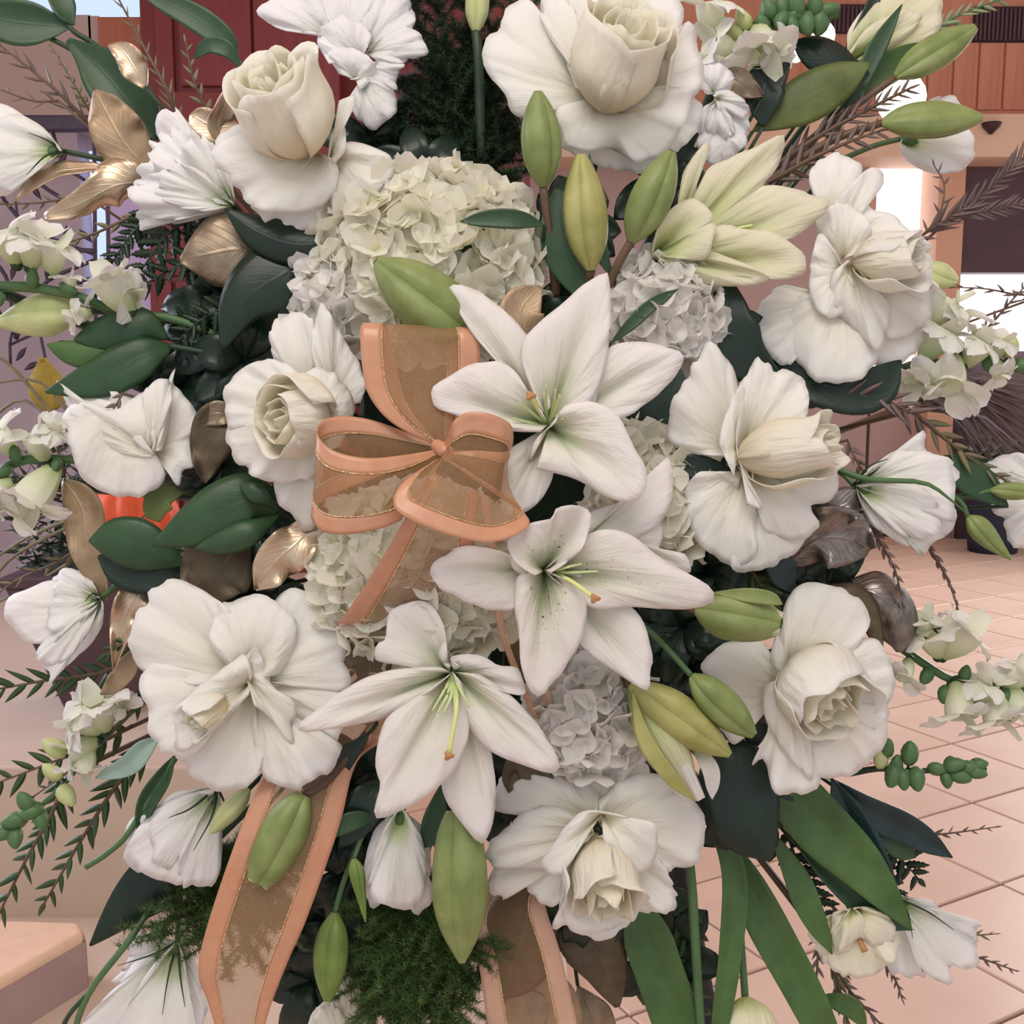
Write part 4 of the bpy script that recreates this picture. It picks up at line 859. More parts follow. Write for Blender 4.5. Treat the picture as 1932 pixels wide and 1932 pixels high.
f = flower('rose', 'broad white rose with twisted open petals left of the lowest open lily', 'rose', 455, 1290, 2.0, G)
petals(f, [
 ([(440,1270),(330,1275),(262,1262),(246,1215),(255,1165),(288,1118),(335,1098),(385,1115),(420,1140),(450,1170),(465,1230)], (460,1275), -1.2, -.4, dict(bulge=1.1)),
 ([(500,1270),(500,1180),(530,1120),(570,1117),(612,1145),(640,1195),(655,1250),(655,1295),(620,1305),(560,1295)], (480,1280), -1.2, -.5, dict(bulge=1.0)),
 ([(500,1310),(560,1285),(620,1300),(658,1312),(650,1360),(632,1400),(580,1398),(540,1370)], (480,1290), -1.2, -.5),
 ([(450,1340),(380,1380),(330,1420),(370,1475),(430,1490),(480,1470),(500,1410),(490,1350)], (470,1300), -1.3, -.6),
 ([(480,1350),(474,1400),(488,1450),(530,1486),(590,1475),(640,1420),(635,1398),(580,1380),(530,1340)], (485,1310), -1, 0., dict(bulge=.9)),
 ([(440,1290),(350,1290),(300,1250),(272,1262),(264,1300),(280,1350),(285,1390),(320,1428),(370,1420),(430,1340)], (465,1290), -.8, .3, dict(bulge=.9)),
 ([(440,1265),(400,1220),(395,1180),(430,1138),(480,1124),(530,1140),(560,1175),(556,1225),(530,1270),(485,1275)], (470,1280), -.6, .5, dict(bulge=1.1)),
 ([(460,1290),(465,1240),(485,1222),(500,1260),(520,1300),(555,1325),(552,1372),(548,1402),(510,1355),(480,1330)], (462,1270), .2, 1.1, dict(bulge=.7, edge=.5)),
 ([(470,1310),(400,1380),(340,1420),(330,1395),(322,1362),(330,1335),(380,1290),(430,1255),(462,1235),(478,1270)], (470,1290), -.2, 1.3, dict(bulge=1.2, edge=1.2)),
], 'rose', **RK)
cup(f, 425, 1318, .5, (-.75,-.62,.5), 40, 92, 6, mats=['rose','rosec','rosei'], flare=.15, close=.2, inner=.3, ruf=.08)
stem_core(f, 470, 1290, -1.5, 9)
f = flower('rose', 'rounded white rose nodding down and right below the silvery leaves', 'rose', 1550, 1290, 1.4, G)
petals(f, [
 ([(1460,1310),(1400,1395),(1365,1385),(1325,1260),(1362,1218),(1430,1210),(1466,1250)], (1480,1300), -1.6, -1.2),
 ([(1500,1250),(1455,1250),(1462,1205),(1490,1120),(1528,1098),(1570,1103),(1608,1125),(1640,1170),(1630,1200),(1600,1250),(1560,1280)], (1490,1290), -1.2, -.3, dict(bulge=1.1)),
 ([(1560,1260),(1580,1210),(1640,1202),(1672,1228),(1690,1285),(1672,1340),(1640,1380),(1590,1320)], (1530,1300), -1, -.2, dict(bulge=1.0)),
 ([(1480,1330),(1440,1400),(1418,1445),(1440,1430),(1462,1490),(1510,1500),(1545,1470),(1540,1400),(1510,1340)], (1490,1300), -1, -.4),
 ([(1540,1380),(1520,1450),(1560,1470),(1620,1455),(1670,1400),(1675,1340),(1620,1330)], (1530,1310), -.9, -.2),
 ([(1470,1300),(1445,1290),(1440,1340),(1465,1400),(1500,1440),(1530,1470),(1530,1400),(1490,1330)], (1478,1280), -.2, .6),
], 'rose', **RK)
cup(f, 1500, 1250, -.4, (.56,-.62,.56), 98, 150, 9, mats=['rose','rose','rosec','rosei'], flare=.12, close=.16, inner=.2, ruf=.07, ph=2.2)
stem_core(f, 1500, 1280, -1.5, 9)
f = flower('rose', 'white rose hanging lowest at centre, petals folded back above its bloom', 'rose', 1130, 1580, 1.2, G)
petals(f, [
 ([(1090,1530),(1072,1465),(1105,1425),(1148,1398),(1200,1425),(1225,1465),(1170,1500)], (1130,1550), -2, -1.8),
 ([(1080,1640),(1010,1640),(930,1640),(940,1690),(965,1690),(985,1672),(1030,1712),(1060,1700),(1075,1670)], (1110,1600), -1.8, -1.2),
 ([(1180,1580),(1240,1640),(1310,1625),(1328,1560),(1300,1495),(1240,1462),(1180,1465),(1130,1510)], (1130,1555), -1.4, -.6, dict(bulge=1.1)),
 ([(1100,1560),(1020,1540),(940,1530),(935,1490),(960,1462),(1020,1455),(1085,1466),(1130,1492),(1120,1530)], (1125,1555), -1.5, -.8, dict(bulge=.9)),
 ([(1090,1620),(1010,1640),(930,1632),(924,1600),(955,1560),(1010,1525),(1060,1525),(1085,1550)], (1120,1570), -1, -.1, dict(bulge=1.0)),
 ([(1080,1600),(1060,1660),(1055,1720),(1042,1748),(1080,1755),(1130,1772),(1185,1745),(1200,1700),(1150,1620)], (1125,1570), -1.0, -.3),
 ([(1170,1610),(1220,1600),(1250,1630),(1275,1690),(1268,1722),(1210,1720),(1160,1700)], (1130,1580), -.8, .1),
], 'rose', **RK)
cup(f, 1128, 1590, .1, (.10,-.80,.52), 74, 150, 8, mats=['rose','rosec','rosec','rosei'], flare=.25, close=.12, inner=.22, ruf=.08, ph=1.0)
petals(f, [
 ([(1085,1600),(1060,1650),(1018,1635),(1035,1605),(1075,1550),(1105,1530),(1150,1533),(1200,1545),(1236,1555),(1240,1595),(1228,1635),(1205,1650),(1180,1625),(1140,1605)], (1135,1535), .6, 2.2, dict(bulge=1.2, edge=.6)),
], 'rose', **RK)
stem_core(f, 1130, 1570, -1.5, 9)
f = flower('rose', 'white rose seen from behind under drooping green leaves, near an orange pumpkin', 'rose', 250, 820, 1.2, G)
petals(f, [
 ([(275,790),(240,745),(180,740),(130,745),(120,735),(110,720),(128,770),(150,810),(220,840)], (285,850), -1.8, -1.4),
 ([(290,840),(320,760),(318,720),(332,692),(328,725),(365,765),(378,805),(362,830),(376,860),(368,880),(345,890),(338,920),(312,880)], (288,850), -1, -.2, dict(bulge=.9)),
 ([(287,845),(296,800),(275,770),(305,708),(275,735),(225,770),(170,765),(128,760),(135,785),(180,832),(230,858),(282,866)], (291,858), .3, 1.0, dict(bulge=.9)),
 ([(292,860),(200,800),(126,768),(130,820),(142,885),(175,918),(230,938),(285,930),(312,900),(300,868)], (235,775), -.5, .5, dict(bulge=1.3)),
 ([(276,835),(282,780),(268,745),(300,712),(322,725),(320,790),(305,850)], (288,852), .6, 1.2, dict(bulge=.5)),
], 'rose', **RK)
stem_core(f, 285, 850, -1.4, 9)
f = flower('rose', 'small cream-white rose cut off by the bottom edge near a hanging bud', 'rose', 640, 1890, -.5, G)
petals(f, [
 ([(640,1880),(600,1900),(582,1932),(590,1990),(650,2010),(700,1980),(695,1900)], (645,1860), -.8, 0),
 ([(640,1960),(625,1900),(620,1850),(650,1835),(680,1860),(698,1900),(700,1970)], (650,1980), -.4, .6),
 ([(650,1980),(600,1960),(590,1930),(610,1900),(640,1905),(660,1940)], (650,1990), 0, .9),
], 'rosec', **RK)
stem_core(f, 645, 1880, -1, 7)

# ------------------------------------------------------------------ lisianthus, carnation, tulips
LS = dict(bulge=.8, edge=.5, rip=.3, nS=40, nT=12, freq=9, jag=.03)
def lisi(label, base, pl, x, y, dz=0., stem=None, sep=(), name='lisianthus', group='white lisianthus', kw={}, r=6, smat='stem'):
    f = flower(name, label, name, x, y, dz, group); petals(f, [(p[0], base)+tuple(p[1:]) for p in pl], 'lis', **(LS | kw))
    for s in sep: finger(f, [(base[0], base[1], .5)]+[(q[0], q[1], q[2] if len(q) > 2 else 1.8) for q in s], 3.2)
    V = [(base[0], base[1], 0)]
    if stem: tube(f, 'stem', V+[(q[0], q[1], q[2] if len(q) > 2 else -.5) for q in stem], [r, r], smat); q = stem[-1]; stem_core(f, q[0], q[1], q[2] if len(q) > 2 else -.5, r)
    else: stem_core(f, base[0], base[1], -.3, r)
    lathe_wedge(f, 'calyx', (base[0], base[1], f['zr']+.2), (x-base[0], base[1]-y, 20), 15, 34, 0, 2*PI, [.5, .8, 1, .95, .7], 'stem', dip=0, na=13)
    return f
f = lisi('ruffled white carnation-like bloom in profile between two gold leaves', (442,388), [
 ([(430,340),(380,262),(335,212),(312,222),(298,245),(290,280),(310,330),(400,385)], -.8, -.9),
 ([(420,360),(330,290),(290,285),(272,300),(258,340),(300,380),(400,395)], -.4, -.2),
 ([(430,395),(350,420),(290,420),(265,436),(258,405),(250,370),(262,340),(330,350)], -.2, -.3),
 ([(435,370),(400,300),(360,240),(322,240),(300,270),(290,310),(350,365),(420,385)], .0, .6),
 ([(440,380),(380,350),(300,330),(260,360),(262,400),(320,415),(410,402)], .3, 1.1),
 ([(442,370),(430,310),(400,270),(370,258),(340,280),(350,330),(410,385)], .3, 1.2),
 ([(440,385),(390,330),(330,315),(298,345),(320,385),(390,400)], .6, 1.8),
], 345, 320, .6, kw=dict(rip=.42, jag=.06, freq=11, nS=64, edge=.1), name='carnation', group='white carnation', smat='stemd', r=8)
f = lisi('half-closed white lisianthus beside the dark planter, ragged tip', (190,1130), [
 ([(185,1120),(165,1085),(130,1073),(108,1085),(95,1110),(130,1150)], -1, -.6),
 ([(175,1130),(110,1095),(50,1110),(20,1130),(14,1165),(28,1190),(70,1215),(130,1200),(180,1160)], -.6, .2, dict(bulge=1.3)),
 ([(195,1140),(192,1180),(165,1220),(120,1262),(95,1288),(92,1270),(70,1240),(90,1200),(150,1150)], -.2, .6, dict(bulge=1.3)),
 ([(180,1150),(140,1160),(110,1200),(80,1240),(66,1245),(90,1255),(130,1240),(170,1190)], .4, 1.2, dict(bulge=.8)),
 ([(185,1125),(150,1110),(110,1095),(95,1140),(90,1185),(130,1190),(180,1150)], .3, 1.0, dict(bulge=.9)),
], 115, 1175, 1.0, stem=[(240,1090,0),(320,1060,-.5),(385,1030,-1)], sep=[[(180,1140),(165,1150)],[(175,1120),(160,1135)],[(185,1150),(178,1170)]])
f = lisi('white lisianthus bell hanging below the twisted broad rose', (410,1485), [
 ([(395,1490),(330,1495),(285,1530),(250,1545),(235,1590),(236,1620),(280,1640),(350,1560)], -.8, -.6),
 ([(400,1500),(330,1520),(260,1560),(240,1620),(290,1655),(312,1662),(345,1672),(360,1600),(390,1530)], -.4, .5, dict(bulge=1.2)),
 ([(415,1500),(418,1560),(418,1620),(412,1650),(385,1674),(365,1662),(345,1673),(335,1640),(350,1560),(385,1510)], -.3, .6, dict(bulge=1.2)),
 ([(400,1500),(350,1500),(308,1520),(285,1560),(290,1620),(320,1640),(360,1580)], .2, 1.0, dict(bulge=.9)),
], 335, 1580, .6, sep=[[(360,1525),(318,1543)],[(400,1540),(365,1605)],[(425,1520),(430,1560)]])
f = lisi('white lisianthus bell at the bottom edge with three long dark sepals', (335,1775), [
 ([(310,1785),(260,1760),(248,1775),(230,1830),(215,1850),(260,1850),(310,1810)], -.8, -.8),
 ([(325,1785),(260,1810),(230,1850),(165,1920),(160,1950),(240,1990),(290,1880),(325,1810)], -.4, .3, dict(bulge=1.1)),
 ([(345,1785),(372,1820),(380,1870),(392,1905),(375,1950),(330,1980),(320,1880),(330,1800)], -.4, .3, dict(bulge=1.0)),
 ([(325,1790),(280,1830),(240,1900),(210,1960),(290,2000),(370,1975),(360,1880),(345,1800)], 0, 1.2, dict(bulge=1.2)),
], 295, 1880, .6, stem=[(338,1720,-1),(345,1650,-2)], sep=[[(290,1800),(222,1822)],[(318,1840),(306,1915)],[(340,1840),(349,1900)]])
f = lisi('white lisianthus bell turned right below the brown needle sprig', (1612,915), [
 ([(1625,890),(1680,860),(1720,830),(1742,812),(1752,850),(1790,870),(1800,910),(1740,930),(1650,925)], -.8, -.7),
 ([(1620,930),(1640,985),(1690,1020),(1730,1035),(1748,1058),(1756,1030),(1790,1000),(1808,960),(1740,930)], -.5, .2, dict(bulge=1.1)),
 ([(1625,900),(1690,850),(1755,855),(1780,860),(1800,890),(1806,940),(1800,985),(1740,960),(1650,930)], -.3, .7, dict(bulge=1.0)),
 ([(1625,920),(1680,910),(1740,920),(1770,960),(1760,1010),(1700,1010),(1650,965)], 0, 1.2, dict(bulge=.9)),
], 1715, 935, .8, stem=[(1585,890,-.6),(1540,870,-1.5)], sep=[[(1640,880),(1675,866)],[(1650,890),(1660,880)]])
finger(f, [(1575,883,.8),(1640,905,1.8),(1740,910,2.2),(1790,940,2),(1830,975,1.5)], 7, 'stem', 'side_stem')
f = lisi('ruffled greyish-white lisianthus drooping beside the double tulip', (1685,1690), [
 ([(1690,1700),(1690,1770),(1668,1815),(1700,1840),(1740,1845),(1760,1780),(1720,1710)], -.8, -.5),
 ([(1700,1695),(1760,1700),(1790,1738),(1840,1735),(1850,1765),(1820,1800),(1760,1780),(1710,1730)], -.6, .2, dict(bulge=.9)),
 ([(1695,1700),(1720,1760),(1730,1820),(1760,1848),(1800,1840),(1846,1785),(1820,1760),(1760,1720)], -.2, .7, dict(bulge=1.0)),
], 1760, 1770, .2, kw=dict(rip=.45, jag=.05, freq=11), stem=[(1660,1650,-1),(1600,1580,-2)], sep=[[(1700,1740),(1725,1755)],[(1750,1720),(1800,1755)],[(1712,1720),(1722,1770)]])
f = lisi('white lisianthus goblet cut off by the picture edge, dark curved stem', (118,285), [
 ([(110,280),(60,230),(0,195),(-60,210),(-70,330),(0,372),(60,330)], -.6, -.2, dict(bulge=1.4)),
 ([(112,285),(80,240),(20,215),(-40,260),(-20,340),(20,360),(70,320)], .0, .9, dict(bulge=1.4)),
], 40, 285, .6, stem=[(190,300,0),(260,322,-.5),(330,340,-1)], sep=[[(90,265),(52,250)],[(85,295),(50,330)]], smat='stemd')
f = lisi('cream-white lisianthus bud pointing down beside the long hanging bud', (755,1525), [
 ([(740,1535),(705,1570),(685,1650),(690,1690),(720,1705),(750,1600)], -.6, -.2, dict(bulge=1.0)),
 ([(765,1535),(805,1570),(812,1640),(806,1655),(818,1680),(802,1712),(770,1700),(755,1600)], -.5, 0, dict(bulge=1.0)),
 ([(745,1535),(715,1580),(695,1660),(700,1700),(740,1712),(790,1705),(806,1650),(795,1580),(770,1535)], -.1, 1.0, dict(bulge=1.5)),
], 755, 1630, .2)
f = lisi('white lisianthus behind the uppermost right-pointing bud, against the window', (1700,262), [
 ([(1700,240),(1730,200),(1790,180),(1810,190),(1825,230),(1790,262)], -1, -1),
 ([(1705,262),(1700,290),(1740,320),(1805,328),(1838,290),(1836,250),(1790,230),(1730,230)], -.4, .4, dict(bulge=1.0)),
], 1775, 255, -1.4, stem=[(1650,275,-.5),(1590,300,-1)])
f = flower('lisianthus', 'bud-like pale green bloom at the top edge among olive leaves', 'lisianthus', 1680, 60, -1, 'pale green lisianthus')
petals(f, [([(1610,100),(1600,60),(1650,0),(1720,-30),(1775,0),(1770,60),(1720,90)], (1600,120), -.6, -.3, dict(bulge=1.2)),
           ([(1600,100),(1640,50),(1700,20),(1740,30),(1700,80),(1640,105)], (1598,122), -.1, .6, dict(bulge=1.0))], 'lilyg', **LK)
stem_core(f, 1600, 122, -.6, 7)
f = lisi('white lisianthus cut off by the right edge behind grey-green and bright buds', (1990,930), [
 ([(1985,900),(1930,855),(1890,862),(1856,880),(1880,905),(1930,925)], -.6, 0),
 ([(1985,950),(1930,960),(1895,985),(1905,1020),(1925,1035),(1950,1025)], -.4, .2),
 ([(1985,915),(1920,890),(1880,905),(1870,950),(1905,985),(1950,970)], -.2, .4),
], 1930, 930, -1.6)
# white ruffled stock behind the tall cream rose
f = flower('stock', 'ruffled lavender-white stock flowers crowding behind the tall cream rose', 'stock', 690, 120, .2, 'white stock')
petals(f, [
 ([(590,60),(530,56),(488,28),(500,5),(545,-10),(600,-10),(620,30)], (620,70), -.8, -.4),
 ([(610,50),(585,10),(640,-30),(700,-20),(715,20),(680,60)], (650,80), -.8, -.4),
 ([(680,60),(690,10),(740,-20),(775,10),(778,55),(740,85)], (690,90), -.6, 0),
 ([(700,90),(740,50),(775,55),(800,75),(806,98),(785,112),(775,90),(768,118),(720,120)], (690,100), -.4, .2),
 ([(680,110),(700,60),(640,30),(600,70),(620,120)], (680,115), -.2, .5),
 ([(690,120),(750,110),(762,118),(745,150),(750,170),(715,165)], (680,125), -.2, .4),
 ([(660,150),(700,140),(735,165),(748,190),(735,225),(700,243),(672,220),(655,190)], (680,150), .1, .7, dict(bulge=.9)),
 ([(640,140),(620,100),(660,90),(700,110),(710,140),(680,170)], (670,150), .2, .9),
], 'cool', **LS)
stem_core(f, 680, 120, -1, 7)
f = flower('stock', 'pale stock blossoms hanging beside the half-open lily, right of the largest rose', 'stock', 1360, 220, -.6, 'white stock')
petals(f, [
 ([(1330,170),(1310,160),(1330,120),(1365,125),(1385,150),(1370,185)], (1345,175), -.6, 0),
 ([(1330,200),(1312,220),(1325,260),(1370,275),(1410,250),(1412,220),(1385,190)], (1350,190), -.6, 0),
 ([(1340,240),(1315,270),(1340,310),(1380,300),(1410,265),(1390,240)], (1355,235), -.2, .4),
 ([(1345,180),(1370,170),(1400,185),(1414,210),(1390,225),(1355,210)], (1350,185), 0, .6),
 ([(1340,200),(1330,235),(1350,265),(1385,255),(1380,220)], (1352,195), .2, .8),
], 'cool', **LS)
stem_core(f, 1350, 210, -.6, 6)
# tulips
f = flower('tulip', 'double cream tulip half open with a yellow heart, lower right', 'tulip', 1615, 1770, .8, 'cream tulips')
petals(f, [
 ([(1590,1720),(1540,1735),(1525,1750),(1540,1790),(1560,1820),(1600,1790)], (1605,1715), -.8, -.4),
 ([(1620,1715),(1670,1725),(1694,1760),(1696,1790),(1680,1820),(1640,1790)], (1612,1712), -.8, -.2),
 ([(1590,1760),(1560,1810),(1580,1835),(1625,1845),(1665,1830),(1680,1800),(1640,1770)], (1615,1730), -.6, .1),
 ([(1600,1720),(1570,1725),(1570,1775),(1580,1800),(1610,1790),(1620,1750)], (1608,1712), -.2, .8, dict(bulge=1.0)),
 ([(1610,1715),(1640,1712),(1680,1735),(1690,1770),(1650,1785),(1625,1770)], (1610,1712), -.1, .9, dict(bulge=1.0)),
 ([(1595,1725),(1575,1760),(1582,1795),(1612,1775),(1630,1770),(1640,1745),(1620,1720)], (1608,1712), .3, 1.3, dict(bulge=.9)),
], 'tulip', **(RK | dict(freq=4)))
tube(f, 'stamen', [(1620,1770,.4),(1632,1795,1.0)], [4, 7], 'stig')
tube(f, 'stem', [(1606,1712,-.3),(1590,1680,-.8),(1560,1640,-1.4)], [9, 9], 'stem'); stem_core(f, 1560, 1640, -1.4, 9)
f = flower('tulip', 'closed white tulip cut off by the bottom edge, pale green stem', 'tulip', 1410, 1920, .6, 'cream tulips')
lathe_wedge(f, 'petal', (1406, 1884, f['zr']), (.05,-1,.25), 60, 150, 0, 2.3, BUDP[:-1]+[.6], 'tulip', dip=.1)
lathe_wedge(f, 'petal', (1406, 1884, f['zr']), (.05,-1,.25), 60, 150, 2.1, 4.4, BUDP[:-1]+[.6], 'tulip', dip=.1)
lathe_wedge(f, 'petal', (1406, 1884, f['zr']), (.05,-1,.25), 60, 150, 4.2, 6.5, BUDP[:-1]+[.6], 'tulip', dip=.1)
tube(f, 'stem', [(1406,1888,0),(1400,1800,-.3),(1392,1700,-.8),(1380,1600,-1.6)], [8, 7], 'stem'); stem_core(f, 1380, 1600, -1.6, 7)

# ------------------------------------------------------------------ hydrangeas
hydrangea('largest white hydrangea head, above the ribbon bow, creamy yellow-green centre', 808, 492, 205, 168, 185, 46, -1.8)
hydrangea('small hydrangea cluster at the pale edge of the largest hydrangea, over a white rose', 640, 565, 72, 95, 60, 40, -1.8, 'hydc', 70)
hydrangea('cream hydrangea head partly veiled by the ribbon tail under the bow', 792, 1085, 185, 160, 170, 46, -1.8)
hydrangea('white hydrangea head tucked under the half-open lily', 1250, 590, 100, 98, 90, 38, -1.6, 'hydc', 80)
hydrangea('lilac-white hydrangea head between the lilies and the lowest central rose', 1115, 1345, 108, 112, 95, 40, -1.6, 'hydc', 80)
hydrangea('cream hydrangea between the two upper open lilies and sideways rose', 1228, 940, 105, 135, 95, 42, -2.4, 'hyd', 80)

# ------------------------------------------------------------------ lily buds
bud('upright green lily bud standing before the largest rose', (1025,352), (1015,172), 38, 'bud', .8, .6, stem=[(1040,470),(1050,560,-2)], ph=1.3)
bud('tilted green lily bud touching the half-open lily', (1190,456), (1268,284), 40, 'bud', .9, .8, stem=[(1165,500,-.5),(1140,560,-2)], ph=.9)
bud('olive lily bud half hidden by narrow leaves between two green buds', (1115,510), (1096,290), 42, 'budy', -.8, .3, ph=.2)
bud('fat green lily bud lying across the largest hydrangea', (880,625), (708,492), 60, 'bud', 1.6, 1.2, ph=.6, prof=[.5, .85, 1, 1, .98, .9, .74, .5, .12])
bud('slim green lily bud at the top right pointing at the wood panel', (1690,145), (1842,50), 32, 'bud', .4, .3, stem=[(1560,240,-.5),(1450,330,-2)], ph=.5)
bud('mottled green lily bud pointing right, in front of the bright window', (1664,232), (1854,222), 36, 'bud', .5, .3, stem=[(1560,270,-.5),(1440,350,-2)], ph=1.9)
f = bud('green lily bud just splitting open beside the rounded nodding rose', (1312,1150), (1474,1178), 46, 'bud', 1.2, .6, ph=.4, opening='lilyg', prof=[.2, .66, .9, 1, 1, .96, .86, .7, .42])
blade(f, 'open_tepal', [(1345,1118,1),(1400,1122,1.6),(1450,1128,1.8),(1476,1140,1.4)], 14, 'bud')
bud('plump green lily bud above the yellowing buds', (1305,1275), (1424,1388), 36, 'bud', 1.8, .6, stem=[(1260,1225,-.5),(1225,1190,-2)], ph=.9, smat='stem', sr=6)
bud('yellowing lily bud showing its white inside, beneath the plump green bud', (1190,1290), (1378,1425), 42, 'budy', .9, .4, ph=.5, prof=[.2, .6, .86, 1, 1, .92, .76, .5, .14])
f = bud('half-open yellow and white lily bud pointing down at the lowest rose', (1190,1295), (1315,1510), 44, 'lilyg', .4, .2, ph=1.1, opening='lily', prof=[.2, .5, .75, .95, 1, .92, .72, .45, .14])
blade(f, 'green_ridge', [(1192,1300,1.2),(1215,1390,2.0),(1260,1460,2.0),(1312,1512,1)], 15, 'budy'); blade(f, 'open_tepal', [(1300,1400,0),(1340,1450,.4),(1344,1508,0)], 16, 'lily')
bud('bright green lily bud with frayed tip lying on the ribbon tail', (572,1500), (485,1668), 44, 'bud', 1.6, .5, ph=.3, opening='budp', prof=[.35, .7, .9, 1, 1, .96, .88, .74, .5], stem=[(620,1470,-.5),(680,1400,-2)])
bud('slim green lily bud hanging beside the ribbon tail at the bottom', (632,1722), (618,1890), 33, 'bud2', 1.0, .3, ph=.9, stem=[(650,1660,-.4),(690,1560,-1.5)], smat='stem', sr=6)
bud('longest green lily bud hanging straight down from the lowest open lily', (868,1530), (872,1818), 54, 'bud', 1.6, .4, ph=1.0, prof=[.5, .78, .9, .98, 1, .96, .80, .50, .10], smat='stem')
bud('pale yellow-green lisianthus bud at the left edge over a drooping leaf', (155,585), (-15,610), 42, 'budp', .6, .3, group='lisianthus buds', name='lisianthus_bud', ph=.5, tw=.9, smat='stemd', stem=[(260,590,0),(340,610,-1)], prof=[.2, .6, .85, 1, .98, .86, .62, .34, .08])
bud('small green lisianthus bud drooping over the tiled floor', (1826,975), (1908,1056), 22, 'bud', .6, .2, group='lisianthus buds', name='lisianthus_bud', ph=.5, tw=.7, smat='stem', sr=5, stem=[(1815,950,0),(1790,930,-.4)], prof=[.25, .8, 1, 1, .9, .75, .55, .35, .1])
bud('pale little bud beside the ribbon tail, under a lisianthus bell', (470,1488), (398,1572), 20, 'budp', .4, .2, group='lisianthus buds', name='lisianthus_bud', ph=.5, tw=.7, smat='stemd', sr=5)
bud('yellow-green bud hanging at the top edge beside the fern plume', (898,60), (902,-30), 22, 'budp', .2, .2, group='lisianthus buds', name='lisianthus_bud', ph=.5, smat='stemd', sr=11, stem=[(903,120,0),(908,300,-1)], prof=[.3, .6, .8, .95, 1, 1, 1, .9, .6])
bud('narrow green bud drooping against the cream lisianthus bud', (668,1620), (690,1740), 15, 'bud2', 1.2, .2, group='lisianthus buds', name='lisianthus_bud', ph=.2, smat='stem', sr=4, stem=[(690,1560,-.5),(715,1500,-1)], prof=[.3, .9, 1, .9, .75, .6, .45, .3, .1])
bud('pale pointed bud beside the full rose near the window', (1735,510), (1808,530), 26, 'budp', -.6, .2, group='lisianthus buds', name='lisianthus_bud', ph=.2, tw=.6, smat='stem', sr=5)
bud('bright green bud at the right edge above the drooping small bud', (1868,925), (1960,928), 17, 'bud', .2, .2, group='lisianthus buds', name='lisianthus_bud', ph=.2, tw=.6, smat='stem', sr=5, stem=[(1830,935,0)])
# ------------------------------------------------------------------ ribbon bow
bow = ribbon('peach satin and sheer gold ribbon bow with wired loops at the heart of the bouquet',
 [(835,845,8),(745,802,8.2),(697,748,8.2),(683,690,8.2),(680,622,8),(690,610,7),(705,640,6),(745,760,6),(830,845,7)],
 [(850,838,8),(888,770,7.6),(902,720,7.2),(906,690,7),(905,632,6.8),(893,618,6),(880,640,5.6),(862,760,6),(842,845,7)], wd=.18, name='ribbon_bow')
ribbon('', [(835,846,8),(765,858,9.6),(690,864,10.6),(625,848,10.6),(598,815,9.6),(622,788,8.2),(700,792,7.4),(830,840,7.2)],
           [(832,872,8),(765,972,9.6),(695,1003,10.6),(618,1006,10.6),(588,978,9.6),(603,948,8.2),(680,912,7.4),(826,862,7.2)], wd=.22, par=bow)
ribbon('', [(832,858,8.2),(845,822,9.6),(858,792,10.6),(890,776,11),(935,784,10.8),(966,806,9.8),(960,850,8.4),(900,850,7.4),(842,852,7)],
           [(826,866,8.2),(765,905,10.2),(742,945,11.2),(765,975,11.6),(850,1010,11.4),(935,1022,10.8),(1000,985,9.4),(930,930,7.6),(838,866,7)], wd=.125, wa=.2, par=bow,
           mid=[(829,862,8.2),(838,862,9.6),(836,882,10.2),(865,880,10.4),(930,900,10.2),(950,905,9.2),(958,908,8.2),(915,885,7.4),(840,858,7)])
bow.location = bow.location
blade(bow, 'knot', [(815,835,8.4),(838,850,9.2),(852,868,8.4)], 15, 'satin', prof=[.7,.9,1,.9,.7], cup_=-.7)
ribbon('peach and sheer gold ribbon tail falling left from the bow past the frayed bud',
 [(812,890,8.6),(745,1012,8.2),(690,1102,7.2),(650,1160,5.6),(618,1200,1.8),(560,1330,-1.5),(494,1465,1.0),(440,1600,2.6),(390,1750,1.6),(374,1835,1.2),(392,1890,.6),(420,1980,0)],
 [(905,930,8.2),(890,1060,6.6),(865,1150,4.2),(840,1215,1.6),(800,1300,-1),(730,1390,-1),(672,1440,1),(640,1560,2.0),(580,1730,1.8),(545,1810,1.2),(510,1900,.6),(488,1980,0)], wd=.21, satin='satin', sheer='sheert')
ribbon('dusty peach ribbon tail falling right from the bow, crossing bronze leaves at the bottom',
 [(905,930,8),(930,1100,6.6),(940,1190,5.6),(985,1310,3.4),(1020,1400,2),(1000,1500,-2),(930,1640,-3),(886,1740,-1.6),(905,1830,-1.4),(925,1980,-1.4)],
 [(985,960,8),(990,1100,6.6),(1000,1200,5.6),(1045,1330,3.2),(1080,1470,1.6),(1085,1560,-2),(1050,1640,-3),(1028,1700,-1.6),(1058,1800,-1.4),(1100,1980,-1.4)], wd=.22, satin='satind', sheer='sheerl')

